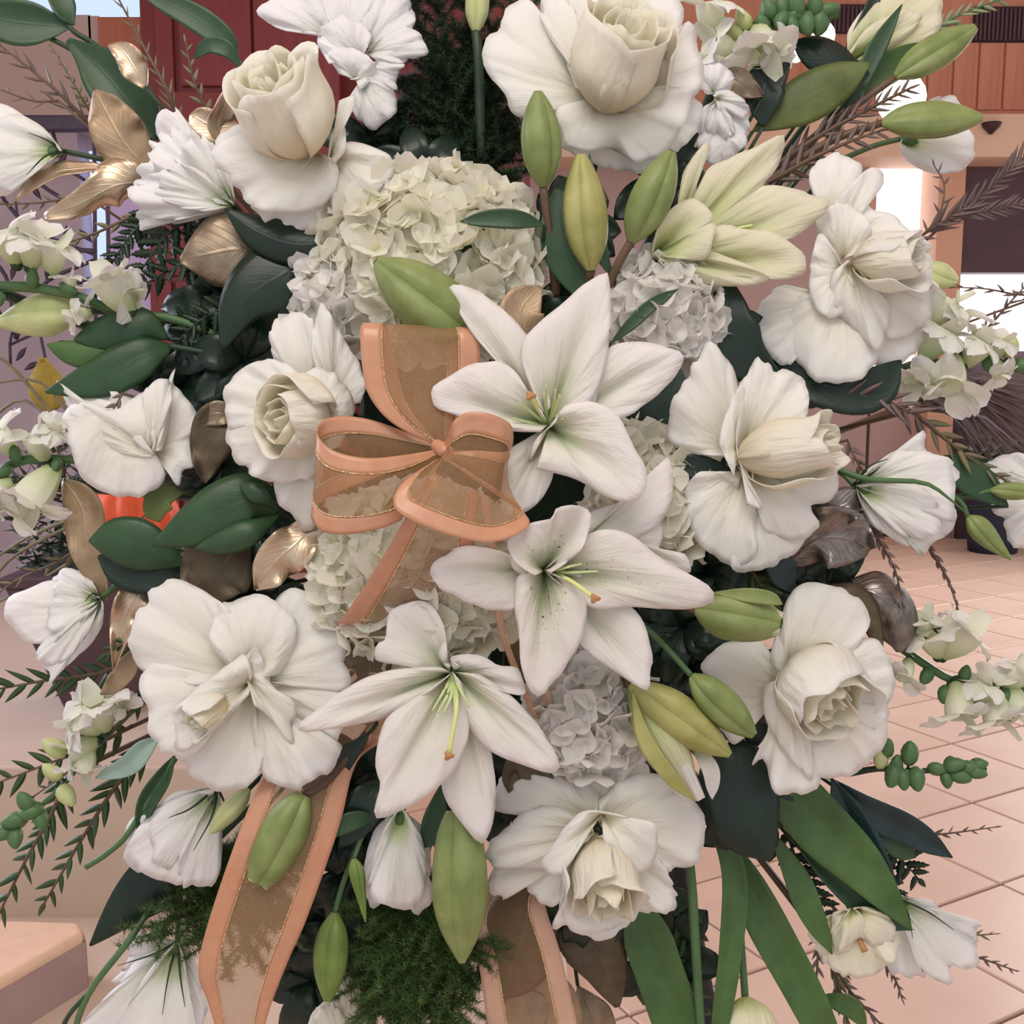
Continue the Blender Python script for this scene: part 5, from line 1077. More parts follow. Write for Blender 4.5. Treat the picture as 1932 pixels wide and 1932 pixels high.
# ------------------------------------------------------------------ leaves
GL = 'loose green leaves'
t = leafthing('leaf_sprig', 'leafy green sprig arching in at the upper left corner', 'foliage', [(135,50,0),(70,46,.4),(10,38,.6),(-50,20,.5)], 44, 'green', cup_=.3, stem=False)
blade(t, 'leaf', [(140,48,0),(118,10,.3),(90,-40,0)], 26, 'green', roll=.5)
blade(t, 'leaf', [(128,75,.3),(190,130,1.0),(240,190,1.2),(298,264,.6)], 52, 'green', cup_=.3, fold=.15, prof=[.1,.45,.85,1,.98,.72,.05])
blade(t, 'leaf', [(142,105,.2),(180,160,.6),(240,225,.6),(290,262,.2)], 26, 'green', fold=.3, roll=-.5)
tube(t, 'stem', [(-10,75,0),(50,58,0),(110,80,0),(180,125,-.4),(260,210,-1)], [6,6], 'stemd'); tube(t, 'stem', [(120,35,0),(140,60,0),(190,95,-.4),(260,190,-1)], [6,7], 'stemd')
stem_core(t, 260, 210, -1, 6)
t = leafthing('leaf_sprig', 'pair of glossy drooping green leaves above the rose seen from behind', 'foliage', [(322,655,0),(270,672,1.2),(190,712,1.6),(86,740,1.0)], 44, 'green', fold=.2, cup_=-.3, stem=False, prof=[.15,.55,.9,1,.9,.55,.05])
blade(t, 'leaf', [(318,640,0),(270,615,1),(210,628,1.2),(140,640,.8)], 40, 'green', cup_=-.3)
blade(t, 'leaf', [(300,650,.2),(220,665,.8),(150,668,.8),(88,650,.4)], 28, 'greenb', cup_=-.3)
tube(t, 'stem', [(318,652,0),(400,668,-.6),(480,690,-2)], [6,6], 'stemd'); stem_core(t, 480, 690, -2, 6)
t = leafthing('leaf_sprig', 'three pointed green leaves fanning left under the swirled rose', 'foliage', [(528,965,0),(470,945,1.4),(380,985,1.8),(288,1030,1.2)], 56, 'green', cup_=-.3, fold=.1, asym=.0, stem=False, prof=[.1,.6,.95,1,.85,.5,.05])
blade(t, 'leaf', [(528,970,.2),(480,1000,2.0),(430,1020,2.2),(368,1035,1.8)], 27, 'green', cup_=-.4); blade(t, 'leaf', [(528,962,.4),(500,940,2.2),(475,925,2.4),(452,915,2)], 20, 'green', cup_=-.5)
tube(t, 'stem', [(526,966,0),(570,985,-2)], [5,5], 'stemd'); stem_core(t, 570, 985, -2, 5)
leafthing('leaf', 'broad dark green leaf resting over the matt gold leaf near the pumpkin', 'leaf', [(350,1065,-.2),(290,1040,.6),(230,1020,.8),(168,1020,.4)], 50, 'green', GL, cup_=-.2)
leafthing('leaf', 'rounded dark green leaf lying under the lisianthus stem, left of dark bronze foliage', 'leaf', [(355,1080,-.8),(300,1080,-.2),(240,1070,-.1),(185,1050,-.4)], 46, 'greend', GL)
leafthing('leaf', 'small olive-grey leaf beside the orange pumpkin', 'leaf', [(345,930,-1.2),(310,935,-.8),(295,960,-.8),(300,985,-.9)], 28, 'greeno', GL)
leafthing('leaf', 'large blackish green leaf left of the biggest hydrangea', 'leaf', [(585,490,-1.4),(530,520,-.6),(460,570,-.4),(418,660,-.8)], 68, 'greend', GL, cup_=-.2, prof=[.1,.7,1,.95,.7,.4,.05])
leafthing('leaf', 'blackish leaf curving under the tall cream rose', 'leaf', [(425,395,-.6),(490,440,-.2),(560,462,0),(642,455,-.6)], 40, 'greend', GL, cup_=-.3)
leafthing('leaf', 'pointed dark leaf hanging between the two lisianthus bells', 'leaf', [(348,1640,-.6),(300,1660,0),(240,1710,.2),(170,1784,0)], 56, 'greend', GL, cup_=-.1, prof=[.3,.8,1,.9,.7,.4,.04])
leafthing('leaf', 'small neat dark leaf lying across the biggest hydrangea', 'leaf', [(1028,426,1.5),(985,415,2.2),(930,412,2.4),(868,418,2.2)], 19, 'green', GL)
leafthing('leaf', 'dark broad leaf standing between the upright buds', 'leaf', [(1130,600,-1.4),(1075,500,-.8),(1058,430,-.8),(1050,350,-1)], 42, 'green', GL)
leafthing('leaf', 'narrow dark leaf lying over the olive bud', 'leaf', [(1160,530,.2),(1132,470,.8),(1126,400,.8),(1112,290,.4)], 17, 'green', GL)
leafthing('leaf', 'slender curved leaf crossing the hydrangea under the half-open lily', 'leaf', [(1150,650,1.2),(1190,612,1.4),(1230,575,1.3),(1280,545,.8)], 13, 'green', GL)
leafthing('leaf', 'dark leaf tip showing behind the right petal of the bloom above the bow', 'leaf', [(1200,830,-1.4),(1240,780,-.8),(1262,740,-.8),(1280,690,-1)], 42, 'greend', GL)
leafthing('leaf', 'dark narrow leaf pointing from the lily toward the sideways rose', 'leaf', [(1400,895,-.6),(1340,885,-.4),(1300,880,-.4),(1262,878,-.6)], 24, 'greend', GL)
leafthing('leaf', 'blue-black leaf between the full rose and the small hydrangea', 'leaf', [(1480,720,-2),(1400,670,-1.4),(1370,610,-1.2),(1380,530,-1.5)], 60, 'greend', GL)
leafthing('leaf', 'dark leaf below the full rose, ending over the needle sprig', 'leaf', [(1420,700,-2),(1530,720,-1),(1640,735,-.6),(1700,680,-.6)], 48, 'greend', GL)
leafthing('leaf', 'olive translucent leaf slanting up toward the ceiling lamp', 'leaf', [(1420,248,-1.2),(1490,205,-.6),(1560,165,-.4),(1640,120,-.6)], 46, 'greeno', GL, cup_=-.2)
leafthing('leaf', 'dark olive leaf with pointed tip in front of the lamp glow', 'leaf', [(1640,138,-.2),(1590,125,.2),(1540,100,.2),(1495,78,0)], 36, 'greend', GL, cup_=-.2)
leafthing('leaf', 'narrow upright dark leaf at the upper right among buds', 'leaf', [(1540,300,-.4),(1610,190,.2),(1650,100,.4),(1702,8,.2)], 18, 'green', GL, prof=[.3,.4,.5,.75,1,.7,.05])
leafthing('leaf', 'pale green blade at the upper right behind the slim bud', 'leaf', [(1580,200,-1),(1640,150,-.8),(1690,120,-.8),(1740,80,-1)], 30, 'greenb', GL)
leafthing('leaf', 'long dark spear leaf behind the top right lily bud', 'leaf', [(1560,150,-1.4),(1610,90,-1),(1640,30,-1),(1660,-40,-1.4)], 17, 'greend', GL)
leafthing('leaf', 'grey-green leaf at the right beside the turned lisianthus bell', 'leaf', [(1902,955,-1),(1860,920,-.6),(1820,890,-.6),(1780,860,-1)], 34, 'green', GL)
leafthing('leaf', 'arching green leaf at the top beside the red panelling', 'leaf', [(450,110,-1.4),(420,70,-1),(350,22,-.8),(265,-12,-1)], 26, 'green', GL)
leafthing('leaf', 'short green leaf joining the stem beside the red panelling', 'leaf', [(455,130,-1.2),(430,95,-.8),(395,85,-.8),(365,110,-1)], 17, 'green', GL)
# lower right
leafthing('leaf', 'big dark heart-shaped leaf under the half-open yellow bud', 'leaf', [(1385,1400,-.8),(1390,1470,0),(1410,1550,.4),(1455,1624,.2)], 74, 'greend', GL, cup_=-.15, prof=[.5,.85,1,1,.9,.6,.05])
leafthing('leaf', 'longest broad strap leaf running from the nodding rose to the ruffled lisianthus', 'leaf', [(1450,1440,-.4),(1540,1550,.2),(1630,1640,.4),(1720,1755,.2)], 54, 'greenb', GL, fold=.25, cup_=0, prof=[.5,.9,1,.95,.8,.5,.04])
leafthing('leaf', 'narrower strap leaf lying along the longest strap leaf', 'leaf', [(1500,1590,.2),(1570,1650,.6),(1650,1720,.7),(1720,1755,.6)], 26, 'green', GL, fold=.2)
leafthing('leaf', 'glossy blue-green leaf pointing right over the tiles', 'leaf', [(1570,1470,-.6),(1640,1530,0),(1720,1570,.2),(1797,1618,0)], 30, 'greenn', GL, fold=.2)
leafthing('leaf', 'glossy blue-black leaf hanging behind the blue-green one', 'leaf', [(1570,1470,-1),(1600,1540,-.6),(1640,1620,-.4),(1690,1680,-.6)], 38, 'greenn', GL, fold=.25)
leafthing('leaf', 'small green leaf below the snapdragon bud spike', 'leaf', [(1640,1530,-.4),(1670,1570,0),(1700,1600,.1),(1728,1618,0)], 24, 'green', GL)
leafthing('leaf', 'narrow vertical strap leaf left of the thin tulip stem', 'leaf', [(1345,1530,-1),(1385,1650,-.2),(1378,1800,.2),(1350,1990,.2)], 24, 'greenb', GL, prof=[.6,.8,.95,1,.9,.8,.5], cup_=.4)
leafthing('leaf', 'wide strap leaf sweeping down right of the thin tulip stem', 'leaf', [(1380,1600,-1),(1440,1730,-.2),(1510,1860,0),(1580,2000,0)], 38, 'greenb', GL, prof=[.35,.8,1,1,.95,.85,.5], fold=.25)
leafthing('leaf', 'strap leaf ending above the double tulip', 'leaf', [(1450,1560,-1.4),(1500,1650,-1),(1530,1720,-.8),(1570,1800,-1)], 26, 'greenb', GL)
leafthing('leaf', 'thick green strap leaf at the bottom beside the easel leg', 'leaf', [(1195,1690,-.8),(1225,1780,-.2),(1260,1880,0),(1300,2000,0)], 46, 'greenb', GL, prof=[.3,.75,1,1,1,.95,.6], fold=.2)
leafthing('leaf', 'short bright curled leaf near the bottom right corner of the strap leaves', 'leaf', [(1540,1880,-.4),(1580,1890,.2),(1610,1905,.2),(1635,1940,0)], 20, 'greenb', GL)
tagstem = thing('cut_stem', 'thick pale green cut stem beside the easel leg', 'stem', W(np.array([1305,1620,-1.])), 'bare stems'); tagstem['zr'] = -4.
tube(tagstem, 'stalk', [(1290,1560,-2),(1303,1640,0),(1312,1780,.4),(1325,1990,.4)], [9,10,9], 'stem')
# lower left
leafthing('leaf', 'broad green leaf hanging right of the frayed bud', 'leaf', [(715,1470,-1),(700,1500,-.2),(680,1540,0),(640,1600,0)], 36, 'greend', GL)
leafthing('leaf', 'pointed leaf reaching over the ribbon tail edge', 'leaf', [(720,1545,-.2),(680,1545,1),(640,1560,1.4),(586,1592,1.4)], 18, 'green', GL)
leafthing('leaf', 'short green leaf between two lower petals of the lowest open lily', 'leaf', [(832,1480,-.6),(825,1530,0),(815,1570,.2),(800,1600,.2)], 24, 'green', GL)
leafthing('leaf', 'dark leaf running beside the broad twisted rose to the ribbon', 'leaf', [(700,1380,-.8),(650,1430,-.2),(620,1470,0),(580,1540,0)], 24, 'greend', GL)
leafthing('leaf', 'slate green leaf behind the slim hanging bud', 'leaf', [(700,1560,-1.6),(690,1680,-1.2),(680,1780,-1),(690,1880,-1.2)], 42, 'greend', GL)
leafthing('leaf', 'pale silvery green leaf under the broad twisted rose', 'leaf', [(300,1390,-.4),(270,1415,.2),(240,1445,.2),(180,1468,0)], 21, 'greens', GL, fold=.3)
t = leafthing('leaf_sprig', 'cut green stem with one folded leaf over the cream ledge', 'foliage', [(330,1425,-.6),(305,1470,0),(275,1520,.2),(262,1580,.2)], 19, 'green', fold=.5)
tube(t, 'stem', [(330,1430,-.6),(285,1500,0),(240,1575,.2),(200,1612,.2),(162,1636,.2)], [7,6,6], 'stem')
tagstem = thing('cut_stem', 'forked cut green stem at the bottom left behind a lisianthus bell', 'stem', W(np.array([250,1760,-2.])), 'bare stems'); tagstem['zr'] = -5.
tube(tagstem, 'stalk', [(330,1640,-4),(250,1765,0),(170,1870,.3),(135,1960,.3)], [7,7,6], 'stem'); tube(tagstem, 'stalk', [(170,1870,.3),(130,1915,.3),(110,1960,.3)], [5,5], 'stemd')
# gold painted leaves
GG = 'gold and bronze painted leaves'
GK = dict(rip=.22, prof=[.15,.7,1,.98,.85,.55,.08])
leafthing('gold_leaf', 'matt gold leaf hanging under the upper left green sprig', 'leaf', [(290,335,-1.4),(235,270,-.6),(205,220,-.6),(180,170,-1)], 50, 'goldm', GG, **GK)
leafthing('gold_leaf', 'bright pale gold leaf tip peeping above the large dark leaf', 'leaf', [(275,165,-1.2),(255,130,-.8),(235,100,-.8),(205,85,-1)], 26, 'gold', GG, **GK)
leafthing('gold_leaf', 'shiny gold leaf reaching left beneath the carnation-like bloom', 'leaf', [(280,345,-.6),(220,350,.4),(150,385,.6),(84,408,.2)], 46, 'gold', GG, rip=.3, prof=[.3,.9,1,.9,.65,.4,.06], cup_=-.3, roll=-.35)
leafthing('gold_leaf', 'thin curled gold leaf edge near the goblet lisianthus', 'leaf', [(215,318,-1),(150,318,-.4),(90,330,-.2),(30,378,-.4)], 22, 'gold', GG, rip=.2, roll=.8)
leafthing('gold_leaf', 'curled gold leaf beside the tall cream rose cup', 'leaf', [(450,235,-1.6),(410,240,-1),(375,225,-.8),(360,215,-1)], 30, 'gold', GG, **GK)
leafthing('gold_leaf', 'folded shiny gold leaf pointing up behind the tall cream rose', 'leaf', [(420,265,-1.4),(412,230,-.8),(430,190,-.6),(445,150,-1)], 30, 'gold', GG, roll=.7, **GK)
leafthing('gold_leaf', 'veined gold-brown leaf above the largest blackish leaf', 'leaf', [(515,478,-1),(450,470,-.2),(390,480,0),(340,490,-.4)], 70, 'bronze', GG, cup_=-.25, rip=.15, prof=[.1,.65,1,1,.85,.5,.08])
leafthing('gold_leaf', 'shiny twisted gold leaf right of the dark bronze pair, beside the hydrangea', 'leaf', [(600,985,-1.4),(565,1020,-.4),(520,1060,-.2),(480,1110,-.6)], 44, 'gold', GG, rip=.3, roll=(.3,-.4))
leafthing('gold_leaf', 'large dull bronze leaf under the fan of three green leaves', 'leaf', [(470,1010,-1.4),(430,1050,-.6),(400,1090,-.4),(385,1140,-.8)], 70, 'bronzed', GG, rip=.15)
leafthing('gold_leaf', 'tan gold leaf hanging beside the orange pumpkin', 'leaf', [(120,905,-1),(155,960,-.6),(165,1040,-.4),(200,1130,-.8)], 38, 'goldm', GG, **GK)
leafthing('gold_leaf', 'crumpled gold leaf between the half-closed lisianthus and broad rose', 'leaf', [(295,1090,-.8),(255,1130,-.2),(230,1180,-.2),(215,1260,-.4)], 34, 'gold', GG, rip=.35, prof=[.2,.8,1,.9,.7,.4,.06])
leafthing('gold_leaf', 'narrow gold leaf tip below the crumpled one', 'leaf', [(262,1220,-1),(240,1260,-.6),(215,1290,-.6),(190,1310,-.8)], 20, 'goldm', GG, **GK)
leafthing('gold_leaf', 'dark bronze leaf right of the rose seen from behind', 'leaf', [(440,760,-1.6),(410,800,-1),(395,850,-.9),(385,910,-1.2)], 44, 'bronzed', GG, **GK)
leafthing('gold_leaf', 'small bronze leaf glinting above the dark bronze one', 'leaf', [(440,790,-1),(415,780,-.6),(395,785,-.6),(375,800,-.8)], 24, 'bronze', GG, **GK)
leafthing('gold_leaf', 'upper crinkled silvery bronze leaf below the sideways rose', 'leaf', [(1500,1010,-1),(1550,975,-.4),(1600,950,-.4),(1632,945,-.8)], 36, 'silver', GG, rip=.5)
leafthing('gold_leaf', 'large crinkled silvery bronze leaf below the sideways rose', 'leaf', [(1490,1060,-1),(1540,1020,0),(1590,1015,.2),(1640,1040,-.2)], 58, 'silver', GG, rip=.35, prof=[.2,.8,1,1,1,.8,.2])
leafthing('gold_leaf', 'curling silvery leaf over the nodding rose top, catching window light', 'leaf', [(1600,1108,-1),(1650,1120,0),(1690,1160,.2),(1700,1230,-.2)], 42, 'silver', GG, cup_=-.7, rip=.1, prof=[.4,.9,1,1,.95,.8,.2])
leafthing('gold_leaf', 'brown underside leaf tucked beside the curling silvery one', 'leaf', [(1560,1105,-1),(1600,1120,-.5),(1635,1150,-.4),(1665,1240,-.6)], 24, 'bronzed', GG, cup_=-.5)
leafthing('leaf', 'dark glossy leaf sliver above the nodding rose', 'leaf', [(1500,1120,-1.4),(1480,1090,-1),(1470,1060,-.9),(1460,1020,-1.2)], 28, 'greenn', GL)
leafthing('gold_leaf', 'large oval dark bronze leaf behind the right ribbon tail', 'leaf', [(1000,1670,-3.6),(990,1740,-3),(970,1810,-3),(930,1880,-3.4)], 78, 'bronzed', GG, prof=[.5,.9,1,1,.9,.7,.2], cup_=-.2)
leafthing('gold_leaf', 'dark brown leaf under the lowest central rose', 'leaf', [(1070,1740,-3),(1110,1780,-2.4),(1140,1820,-2.3),(1165,1900,-2.6)], 52, 'bronzed', GG, prof=[.5,.9,1,1,.9,.6,.1])
leafthing('gold_leaf', 'bronze leaf at the bottom edge between ribbon satin edges', 'leaf', [(950,1990,-2.4),(965,1950,-2),(990,1910,-1.8),(1010,1870,-2)], 52, 'bronze', GG, prof=[.5,.9,1,1,.9,.7,.3])
leafthing('gold_leaf', 'golden brown leaf behind the bronze leaf at the bottom edge', 'leaf', [(1060,1990,-3.2),(1050,1930,-2.8),(1040,1880,-2.7),(1020,1840,-3)], 50, 'goldm', GG, prof=[.5,.9,1,1,.9,.7,.3])
leafthing('gold_leaf', 'reddish bronze leaf right of the bottom ribbon tail', 'leaf', [(1090,1860,-3),(1110,1900,-2.6),(1130,1930,-2.6),(1160,1980,-2.8)], 34, 'bronze', GG)
leafthing('gold_leaf', 'dark bronze leaf glimpsed between the upper lilies and sideways rose', 'leaf', [(1190,800,-2),(1220,830,-1.6),(1250,850,-1.5),(1270,880,-1.8)], 40, 'bronzed', GG)
leafthing('gold_leaf', 'dark bronze cluster leaf near the upper right stock', 'leaf', [(1440,180,-1.2),(1410,165,-.8),(1385,150,-.8),(1362,160,-1)], 26, 'bronze', GG, rip=.3)
leafthing('leaf', 'blackish leaf between pale stock and the olive leaf', 'leaf', [(1440,240,-1.6),(1440,190,-1.2),(1450,150,-1.2),(1490,120,-1.4)], 40, 'greend', GL)
leafthing('gold_leaf', 'brown leaf peeking below the bud lying on the hydrangea', 'leaf', [(1020,660,-.8),(990,620,-.2),(985,580,-.2),(1020,540,-.6)], 44, 'goldm', GG)
leafthing('gold_leaf', 'olive brown leaf under the lowest open lily, right of its longest petal', 'leaf', [(960,1420,-1.8),(980,1450,-1.5),(1000,1480,-1.5),(960,1500,-1.6)], 46, 'bronzed', GG)
leafthing('gold_leaf', 'dark olive leaf between the broad twisted rose and lily', 'leaf', [(640,1170,-1.4),(670,1210,-1),(700,1250,-.9),(690,1300,-1.2)], 44, 'bronzed', GG)

# ------------------------------------------------------------------ snapdragons
snapdragon('snapdragon spike entering at the left edge above the yellow-green bud', [(-30,540,0),(60,542,0),(150,560,0),(230,592,-.2),(330,602,-.6),(450,650,-2)],
 [(22,455,105,105),(72,462,75,105),(112,478,70,95),(222,545,120,120),(250,560,-30,80),(150,598,200,60),(135,530,100,50)], [(0,565,200,36,'g'),(65,525,130,44,'g'),(130,545,150,40,'g')], .6, 11)
snapdragon('snapdragon spike at the left edge beside the rose seen from behind', [(-30,905,0),(30,872,.2),(80,865,.2),(150,868,-.4),(260,870,-2)],
 [(10,825,120,90),(75,832,110,90),(108,815,60,70),(75,935,240,135),(0,930,220,80),(40,960,240,90)], [(30,855,160,40,'g'),(85,850,120,40,'g'),(110,880,250,36,'g'),(10,890,220,40,'g')], .8, 11)
snapdragon('snapdragon spike over the pale ledge at the lower left', [(300,1290,-2),(240,1350,-.6),(170,1420,-.2),(110,1490,0),(30,1560,0)],
 [(195,1330,95,110),(160,1355,150,100),(150,1410,200,90),(165,1440,260,80),(230,1330,60,60)], [(105,1408,150,60,'p'),(100,1455,170,50,'p'),(130,1500,250,56,'p'),(60,1530,200,56,'g'),(50,1510,160,50,'g'),(30,1545,190,56,'g'),(80,1545,250,50,'g'),(10,1570,200,50,'g'),(35,1580,230,50,'g')], .2, 7)
snapdragon('snapdragon spike at the right edge below the bright window', [(1650,700,-2),(1740,690,-.8),(1800,680,-.4),(1880,680,0),(1970,720,.2)],
 [(1770,580,60,110),(1765,635,60,110),(1800,600,60,90),(1838,655,60,90),(1880,650,70,70),(1780,722,250,120),(1720,722,230,90),(1880,705,280,60)], [(1845,640,80,50,'p'),(1905,655,60,50,'p'),(1860,690,280,40,'g'),(1925,690,20,50,'g'),(1800,660,80,36,'g'),(1760,690,200,40,'g')], -.2, 9)
snapdragon('snapdragon spike crossing the tiles right of the nodding rose', [(1640,1180,-2),(1690,1215,-.8),(1740,1250,-.4),(1800,1285,0),(1880,1300,.2),(1960,1302,.2)],
 [(1750,1195,120,110),(1805,1195,50,120),(1735,1170,100,70),(1800,1335,265,110),(1850,1290,80,90),(1870,1345,270,110),(1910,1330,280,90),(1915,1270,60,80),(1700,1270,240,70)], [(1745,1275,250,44,'g'),(1820,1270,100,40,'g'),(1780,1310,250,44,'g'),(1895,1315,280,40,'g')], 0, 10)
snapdragon('green snapdragon bud spike below the rounded nodding rose, over the tiles', [(1600,1460,-2),(1660,1450,-.6),(1720,1455,0),(1790,1452,.2),(1860,1450,.2)], [],
 [(1672,1408,60,46,'g'),(1660,1430,150,48,'p'),(1690,1440,60,44,'g'),(1680,1462,240,60,'g'),(1715,1420,40,56,'g'),(1725,1470,280,56,'g'),(1700,1470,260,50,'g'),(1768,1448,0,44,'g'),(1785,1470,300,40,'g'),(1800,1440,20,48,'g'),(1810,1462,-20,48,'g'),(1825,1445,10,46,'g'),(1840,1455,-10,46,'g'),(1845,1440,15,40,'g'),(1790,1440,60,40,'g')], 0, 7, 'stemd')
snapdragon('green-budded snapdragon top at the upper right, above the pale stock', [(1350,160,-2),(1390,100,-.4),(1440,60,0),(1500,38,.2),(1580,28,.2)],
 [(1335,30,100,110),(1345,95,170,100),(1340,130,200,80),(1430,105,270,120),(1460,100,-30,80)], [(1400,40,150,50,'p'),(1385,62,150,50,'p'),(1450,20,120,56,'g'),(1475,15,90,60,'g'),(1490,55,260,56,'g'),(1500,15,70,60,'g'),(1520,50,280,60,'g'),(1535,15,50,56,'g'),(1545,45,-20,60,'g'),(1560,25,10,56,'g'),(1500,35,0,50,'g'),(1435,50,120,50,'g'),(1470,45,240,50,'g'),(1350,50,240,40,'g')], .2, 11)

# ------------------------------------------------------------------ needle sprigs and ferns
GS = 'grevillea sprigs'
def sp(label, pts, L, n, mat, **k): return sprig(label, pts, L, n, mat, group=GS, smat=k.pop('smat', {'grev':'stembr','grevp':'stembr','grevd':'stembr','grevl':'stem'}[mat]), **k)
sp('olive-brown needle sprig rising in front of the red door edge', [(340,235,-1),(315,170,0),(275,95,0),(222,-5,0)], 42, 17, 'grev', dz=-.5, r=5, w=.07, ang=.45)
sp('short olive needle sprig standing against the red panelling', [(392,215,-1),(365,150,-.2),(350,78,0)], 34, 10, 'grev', dz=-.8, w=.15)
t = sp('branching plum-brown needle sprig at the left above the dark rail', [(170,235,-1),(110,175,0),(50,125,0),(-20,70,0)], 62, 12, 'grevp', dz=-.5, r=5, w=.07, ang=.45)
sp('small fork of plum-brown needles reaching the left edge under the green sprig', [(110,190,0),(60,190,0),(-10,165,0)], 40, 6, 'grevp', dz=-.5, w=.07)
sp('tiny-toothed thin sprig left of the large hanging green leaf', [(172,215,-1),(140,160,0),(95,85,0)], 20, 13, 'grev', dz=-.6, w=.3, r=3)
sp('thin needle sprig under the thin curled gold leaf', [(160,368,-1),(80,382,0),(-10,386,0)], 28, 12, 'grev', dz=-.4, w=.12, r=3)
sp('thin olive sprig below the shiny gold leaf', [(255,405,-1),(180,440,0),(115,462,0)], 30, 8, 'grev', dz=-.4, w=.18, r=4)
sp('small silvery needle sprig hanging over the rose seen from behind', [(232,742,2.4),(215,770,2.8),(200,792,2.8)], 24, 7, 'grevp', dz=.4, w=.2, r=2.5)
sp('large feathery brown sprig at the right, tip touching the window frame', [(1690,480,-2),(1760,430,0),(1850,370,0),(1960,270,.2)], 54, 40, 'grevp', dz=-.4, w=.07, r=3.5, ang=.45, taper=.1, start=.3)
sp('feathery brown sprig lying level over the dark panel', [(1740,460,-1.4),(1800,410,0),(1880,395,0),(1970,372,.2)], 44, 30, 'grevp', dz=-.4, w=.07, r=3.5, ang=.45, taper=.1, start=.25)
sp('fine curved sprig rising beside the window edge', [(1728,456,-1),(1770,410,0),(1782,350,.1),(1762,312,.1)], 34, 10, 'grevp', dz=-.3, w=.10, r=3, ang=.9)
sp('thin needle sprig silhouetted against the lower bright window', [(1970,556,-1),(1920,556,0),(1860,545,0),(1795,542,0)], 34, 10, 'grevp', dz=-.3, w=.10, r=3, ang=.4)
sp('slanting needle sprig at the right edge over the lower window', [(1845,640,-1),(1880,600,0),(1915,560,0),(1945,530,0)], 30, 12, 'grevp', dz=-.3, w=.11, r=3.5)
sp('brown needle sprig stretching right from below the full rose', [(1500,760,-2),(1580,748,-.4),(1660,752,0),(1740,790,0)], 60, 18, 'grevp', dz=-.4, w=.10, r=5, start=.15, taper=.2)
sp('olive needle sprig continuing down toward the turned lisianthus bell', [(1720,775,-.6),(1780,825,0),(1830,865,0),(1895,905,0)], 62, 13, 'grev', dz=-.2, w=.12, r=5, ang=.5)
sp('dark little needle sprig above the turned lisianthus bell', [(1600,830,-1),(1612,860,0),(1630,890,0),(1655,905,0)], 30, 9, 'grevp', dz=-.2, w=.17, r=3)
sp('drooping brown sprig hanging left below the lisianthus bell', [(1630,975,-1),(1660,1020,0),(1690,1080,0),(1705,1150,0)], 30, 17, 'grevp', dz=.2, w=.16, r=3.5, ang=.35)
sp('drooping brown sprig hanging right below the lisianthus bell', [(1735,1010,-1),(1770,1060,0),(1795,1110,0),(1812,1166,0)], 22, 15, 'grevp', dz=.2, w=.22, r=4, ang=.3)
sp('brown sprig with dark needles beside the mottled bud', [(1440,330,-2),(1540,260,-.4),(1640,205,0),(1720,165,0)], 56, 26, 'grevp', dz=-.6, w=.09, r=7, ang=.55)
sp('brown sprig with long needles under the mottled bud', [(1450,345,-2),(1530,300,-.4),(1600,268,0),(1665,245,0)], 60, 18, 'grevp', dz=-.6, w=.10, r=6, ang=.7)
sp('pale green needle sprig in the upper right corner', [(1700,95,-1),(1760,55,0),(1830,20,0),(1920,-12,0)], 44, 22, 'grevl', dz=-.3, w=.13, r=4)
sp('thin sprig pointing right over the tiles beyond the blue-green leaf', [(1700,1565,-1),(1750,1575,0),(1810,1570,0),(1880,1560,0)], 26, 14, 'grevp', dz=-.2, w=.13, r=3)
sp('tiny sprig tip right of the ruffled lisianthus, upper', [(1800,1765,-1),(1835,1765,0),(1878,1762,0)], 26, 7, 'grev', dz=-.4, w=.12, r=3)
sp('dark sprig tip right of the ruffled lisianthus, lower', [(1800,1795,-1),(1850,1808,0),(1918,1832,0)], 26, 12, 'grevp', dz=-.4, w=.14, r=4)
sp('dark twig hanging under the double tulip', [(1545,1760,-1),(1542,1820,0),(1538,1890,0)], 30, 11, 'grevp', dz=-.4, w=.13, r=4)
sp('twig hanging between double tulip and ruffled lisianthus', [(1670,1820,-1),(1690,1850,0),(1702,1885,0)], 24, 9, 'grevp', dz=-.4, w=.13, r=4)
sp('brown twig trailing to the bottom edge right of the strap leaves', [(1570,1790,-1.5),(1590,1850,-.4),(1640,1910,0),(1720,1990,0)], 46, 16, 'grevp', dz=-.6, w=.10, r=5, ang=.4)
sp('second brown twig trailing to the bottom edge, steeper', [(1570,1800,-1.5),(1580,1850,-.4),(1590,1900,0),(1625,1990,0)], 42, 12, 'grev', dz=-.6, w=.16, r=6, ang=.4)
sp('dark green needle branch reaching the left edge over the ledge', [(250,1370,-1),(170,1410,0),(80,1445,0),(-40,1490,0)], 58, 18, 'grevd', dz=.4, w=.135, r=5, ang=.75, taper=.15)
sp('dark green needle branch hanging straight toward the cream step', [(290,1400,-1),(220,1480,0),(150,1590,0),(80,1710,0)], 60, 24, 'grevd', dz=.5, w=.135, r=6, ang=.6, taper=.35)
sp('dark green needle branch hanging along the left edge', [(130,1460,-1),(95,1540,0),(50,1620,0),(-15,1750,0)], 58, 20, 'grevd', dz=.3, w=.135, r=6, ang=.6, taper=.25)
sp('dark green needle branch under the half-closed lisianthus', [(270,1240,-1),(180,1272,0),(80,1285,0),(-30,1305,0)], 56, 18, 'grevd', dz=.2, w=.12, r=5, ang=.65, taper=.1)
sp('short dark green needle branch above the one under the lisianthus', [(275,1195,-1),(230,1215,0),(200,1235,0)], 44, 7, 'grevd', dz=.1, w=.2, r=4)
sp('woody twig with needles beside the lowest left snapdragon', [(290,1290,-1),(220,1370,.2),(150,1440,.4),(60,1505,.4)], 40, 12, 'grevd', dz=.8, w=.135, r=4)
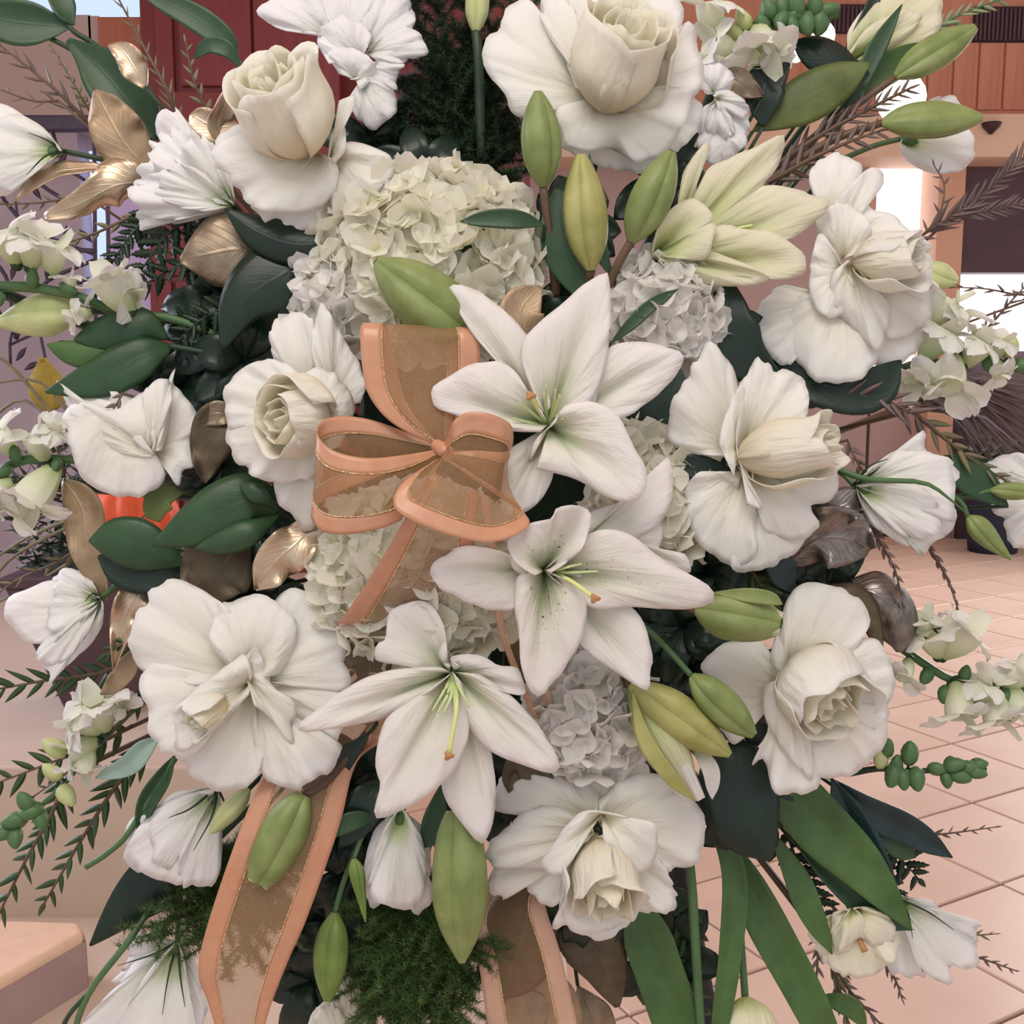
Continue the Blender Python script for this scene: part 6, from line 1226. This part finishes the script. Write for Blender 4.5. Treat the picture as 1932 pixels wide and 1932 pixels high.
sp('dry beige sprig beside the pumpkin', [(345,900,-1.6),(310,940,-1),(270,975,-.8)], 30, 9, 'grev', dz=-.4, w=.12, r=3)
sp('dry beige sprig in front of the dark planter', [(170,1020,-2),(110,1060,-1),(40,1090,-.8),(-20,1130,-.8)], 40, 9, 'grev', dz=-1, w=.14, r=4)
sp('dark grey-green sprig beside the easel leg', [(1250,1640,-3),(1290,1740,-2),(1310,1840,-2),(1330,1950,-2)], 60, 16, 'grevd', dz=-1, w=.28, r=5, ang=.7)
sp('small dark sprig under the lily bud splitting open', [(1420,1080,-2),(1440,1110,-1.4),(1460,1135,-1.4)], 50, 10, 'grevd', dz=-.6, w=.22, r=4)
FG = 'leather fern fronds'
def fr(label, pts, L, n, **k): return sprig(label, pts, L, n, 'fern', group=FG, smat='stemd', name='fern_frond', cat='fern', w=k.pop('w', .19), ang=k.pop('ang', .9), taper=k.pop('taper', .45), **k)
fr('dark fern frond over the bright window strip, nearest the carnation-like bloom', [(290,395,-1.5),(250,440,-1),(215,490,-1),(185,545,-1)], 44, 22, dz=-1)
fr('largest dark fern frond, crossing from gold-brown leaf to the door edge', [(420,390,-1.6),(330,430,-1),(280,490,-.9),(215,590,-.9)], 66, 18, dz=-.8)
fr('dark fern frond in front of the red door above the blackish leaf', [(450,450,-2),(380,480,-1.4),(320,510,-1.3),(255,545,-1.3)], 60, 16, dz=-1)
fr('dark fern frond low on the red door', [(470,560,-2),(420,580,-1.4),(370,610,-1.3),(330,650,-1.3)], 54, 14, dz=-1)
fr('dark fern tips beside the blue-black leaf over the tiles', [(1600,1500,-2),(1660,1570,-1.4),(1700,1620,-1.3),(1735,1660,-1.3)], 60, 16, dz=-.6)
fr('second dark fern tip below the blue-black leaf', [(1600,1560,-2),(1640,1620,-1.4),(1670,1660,-1.3),(1690,1700,-1.3)], 60, 14, dz=-.8)
fr('small dark fern tip right of the silvery curling leaf', [(1690,1195,-1),(1725,1190,-.6),(1770,1186,-.6)], 24, 12, dz=-.2)
fr('dark fern frond behind the double tulip', [(1480,1560,-2),(1510,1640,-1.4),(1540,1700,-1.3),(1600,1790,-1.3)], 56, 18, dz=-1.2)
fr('dark fern behind the snapdragon on the left', [(450,620,-2),(390,610,-1.4),(330,600,-1.3),(290,610,-1.3)], 40, 12, dz=-1)
def plume(label, branches, mat, seed, z, L, dens, group='asparagus fern plumes'):
    b0 = branches[0][0]; f = thing('asparagus_fern', label, 'fern', W(np.array([b0[0], b0[1], b0[2]+z])), group); f['zr'] = z
    needles(f, 'needles', branches, mat, dens, L, seed, z)
    for b in branches[:6]: tube(f, 'stem', b, [3, 1.5], 'stemd', n=5)
    stem_core(f, b0[0], b0[1], b0[2], 5)
    return f
def fan(x0, y0, tips, sub, z, seed):
    r = np.random.RandomState(seed); out = []
    for (tx, ty) in tips: out.append([(x0, y0, z-1), ((x0+tx)/2+r.normal()*8, (y0+ty)/2+r.normal()*8, z), (tx, ty, z+.4)])
    base = list(out)
    for b in base:
        for k in range(sub):
            t = r.uniform(.15, .95); px, py = b[0][0]+(b[2][0]-b[0][0])*t, b[0][1]+(b[2][1]-b[0][1])*t; a = math.atan2(b[2][1]-b[0][1], b[2][0]-b[0][0])+r.choice([-1, 1])*r.uniform(.5, .9); l = r.uniform(50, 95)
            out.append([(px, py, z+r.normal()*.6), (px+math.cos(a)*l, py+math.sin(a)*l, z+r.normal()*.8)])
    return out
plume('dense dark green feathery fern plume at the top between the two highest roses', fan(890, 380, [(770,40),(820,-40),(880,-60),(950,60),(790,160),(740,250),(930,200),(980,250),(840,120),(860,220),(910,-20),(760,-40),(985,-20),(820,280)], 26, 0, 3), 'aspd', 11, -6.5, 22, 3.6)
plume('bright feathery fern plume at the bottom below the cream lisianthus bud', fan(800, 1640, [(730,1800),(760,1950),(820,1960),(700,1940),(870,1930),(830,1840),(900,1860),(720,1720),(780,1900),(850,1780),(790,1760),(690,1860),(910,1800),(740,1900)], 24, 0, 4), 'asp', 12, -2.0, 22, 4.0)
plume('feathery fern seen through the sheer ribbon tail and beside the lisianthus bells', fan(470, 1560, [(380,1680),(330,1780),(440,1740),(400,1790),(520,1760),(470,1820),(290,1770),(430,1690),(540,1700),(350,1720)], 14, 0, 5), 'asp', 13, -5.0, 24, 3.0)
# filler foliage tucked deep between the flowers
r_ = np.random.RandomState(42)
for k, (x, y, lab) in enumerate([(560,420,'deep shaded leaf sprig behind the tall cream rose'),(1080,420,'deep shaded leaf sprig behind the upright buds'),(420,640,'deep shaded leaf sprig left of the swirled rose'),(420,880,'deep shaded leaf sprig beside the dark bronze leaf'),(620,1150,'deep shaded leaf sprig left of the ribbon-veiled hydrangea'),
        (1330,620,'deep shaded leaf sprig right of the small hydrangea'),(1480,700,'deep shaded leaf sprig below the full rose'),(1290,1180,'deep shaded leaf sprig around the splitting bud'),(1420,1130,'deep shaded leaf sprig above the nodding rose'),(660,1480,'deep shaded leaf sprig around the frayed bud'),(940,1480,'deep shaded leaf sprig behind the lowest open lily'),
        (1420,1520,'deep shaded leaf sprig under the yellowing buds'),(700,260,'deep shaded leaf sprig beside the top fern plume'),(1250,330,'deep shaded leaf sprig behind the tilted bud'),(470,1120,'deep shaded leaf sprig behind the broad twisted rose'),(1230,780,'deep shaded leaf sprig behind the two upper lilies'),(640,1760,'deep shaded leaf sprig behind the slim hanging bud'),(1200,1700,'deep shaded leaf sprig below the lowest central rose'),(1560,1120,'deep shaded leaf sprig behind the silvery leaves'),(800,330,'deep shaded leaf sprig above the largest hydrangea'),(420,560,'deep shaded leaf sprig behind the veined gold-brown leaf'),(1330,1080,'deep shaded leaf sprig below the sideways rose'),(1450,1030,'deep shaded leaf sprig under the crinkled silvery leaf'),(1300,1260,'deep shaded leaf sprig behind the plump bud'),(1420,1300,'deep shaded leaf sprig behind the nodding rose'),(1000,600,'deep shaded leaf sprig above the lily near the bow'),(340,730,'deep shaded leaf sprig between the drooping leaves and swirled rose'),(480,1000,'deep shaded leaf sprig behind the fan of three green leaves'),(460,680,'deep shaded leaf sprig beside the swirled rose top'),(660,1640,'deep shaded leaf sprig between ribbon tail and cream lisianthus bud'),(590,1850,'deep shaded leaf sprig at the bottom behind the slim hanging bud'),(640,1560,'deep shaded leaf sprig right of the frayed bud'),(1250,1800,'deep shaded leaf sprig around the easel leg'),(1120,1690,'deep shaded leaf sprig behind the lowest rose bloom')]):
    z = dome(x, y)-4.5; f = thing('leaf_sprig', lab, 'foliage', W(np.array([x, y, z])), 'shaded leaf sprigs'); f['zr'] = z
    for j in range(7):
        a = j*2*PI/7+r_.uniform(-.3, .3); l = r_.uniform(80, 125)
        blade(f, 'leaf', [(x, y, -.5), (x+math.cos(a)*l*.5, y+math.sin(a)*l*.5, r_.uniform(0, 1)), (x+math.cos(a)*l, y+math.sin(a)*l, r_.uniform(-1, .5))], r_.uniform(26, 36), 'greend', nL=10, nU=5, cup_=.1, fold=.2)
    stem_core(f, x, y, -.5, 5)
# ------------------------------------------------------------------ foam, cage, easel
f = thing('floral_foam', 'dark green foam block in a wire cage hidden inside the bouquet', 'foam', W(np.array([960, 1000, -15.])))
def rbox(name, c, s, mat, parent=None, bev=.008, rot=0., seg=2, kind=None):
    bm = __import__('bmesh').new(); bmesh = __import__('bmesh'); bmesh.ops.create_cube(bm, size=1)
    for v in bm.verts: v.co = Vector((v.co.x*s[0], v.co.y*s[1], v.co.z*s[2]))
    if bev: bmesh.ops.bevel(bm, geom=list(bm.edges), offset=bev, segments=seg, profile=.5, affect='EDGES')
    me = bpy.data.meshes.new(name); bm.to_mesh(me); bm.free(); me.materials.append(M[mat] if isinstance(mat, str) else mat)
    o = bpy.data.objects.new(name, me); COL.objects.link(o); org = Vector(wloc(parent)) if parent else Vector((0, 0, 0)); o.parent = parent
    o.location = Vector(c)-org; o.rotation_euler = (0, 0, rot)
    if kind: o['kind'] = kind
    return o
fc = W(np.array([960, 1000, -17.]))
rbox('block', fc, (.24, .09, .36), 'foam', f, .02)
for k in range(5):
    zz = fc[2]-.15+.075*k; P = [fc+np.array(q) for q in ((-.125,-.05,zz-fc[2]),(.125,-.05,zz-fc[2]),(.125,.05,zz-fc[2]),(-.125,.05,zz-fc[2]),(-.125,-.05,zz-fc[2]))]
    V, F, uv = tubeV(catmull(np.array(P), 5, arc=False) if False else np.array(P), .002, 5); mesh('cage_wire', V, F, M['stemd'], f, uv, smooth=False)
e = thing('easel', 'black metal easel whose leg shows beside the thick pale stem', 'easel', (0, 1.0, 0))
def bar(par, name, a, b, r, mat, n=8):
    V, F, uv = tubeV(np.linspace(a, b, 4), r, n); return mesh(name, V, F, M[mat] if isinstance(mat, str) else mat, par, uv)
p1 = W(np.array([1262, 1560, -24.])); p2 = at_z(1400, 1932+900, 0.0)
top = W(np.array([1100, 700, -25.])); top2 = W(np.array([880, 700, -25.]))
d = (W(np.array([1330, 1932, -24.]))-W(np.array([1270, 1620, -24.]))); foot = W(np.array([1270, 1620, -24.])); foot = foot+d*((0-foot[2])/d[2])
bar(e, 'leg', top, foot, .0125, 'black'); foot2 = np.array([-foot[0]*.9-.02, foot[1], 0]); bar(e, 'leg', top2, foot2, .0085, 'black')
bar(e, 'leg', (top+top2)/2, np.array([0., foot[1]+.6, 0]), .0085, 'black')
bar(e, 'crossbar', W(np.array([1230, 1330, -24.5])), W(np.array([720, 1330, -24.5])), .008, 'black'); bar(e, 'crossbar', top, top2, .008, 'black')
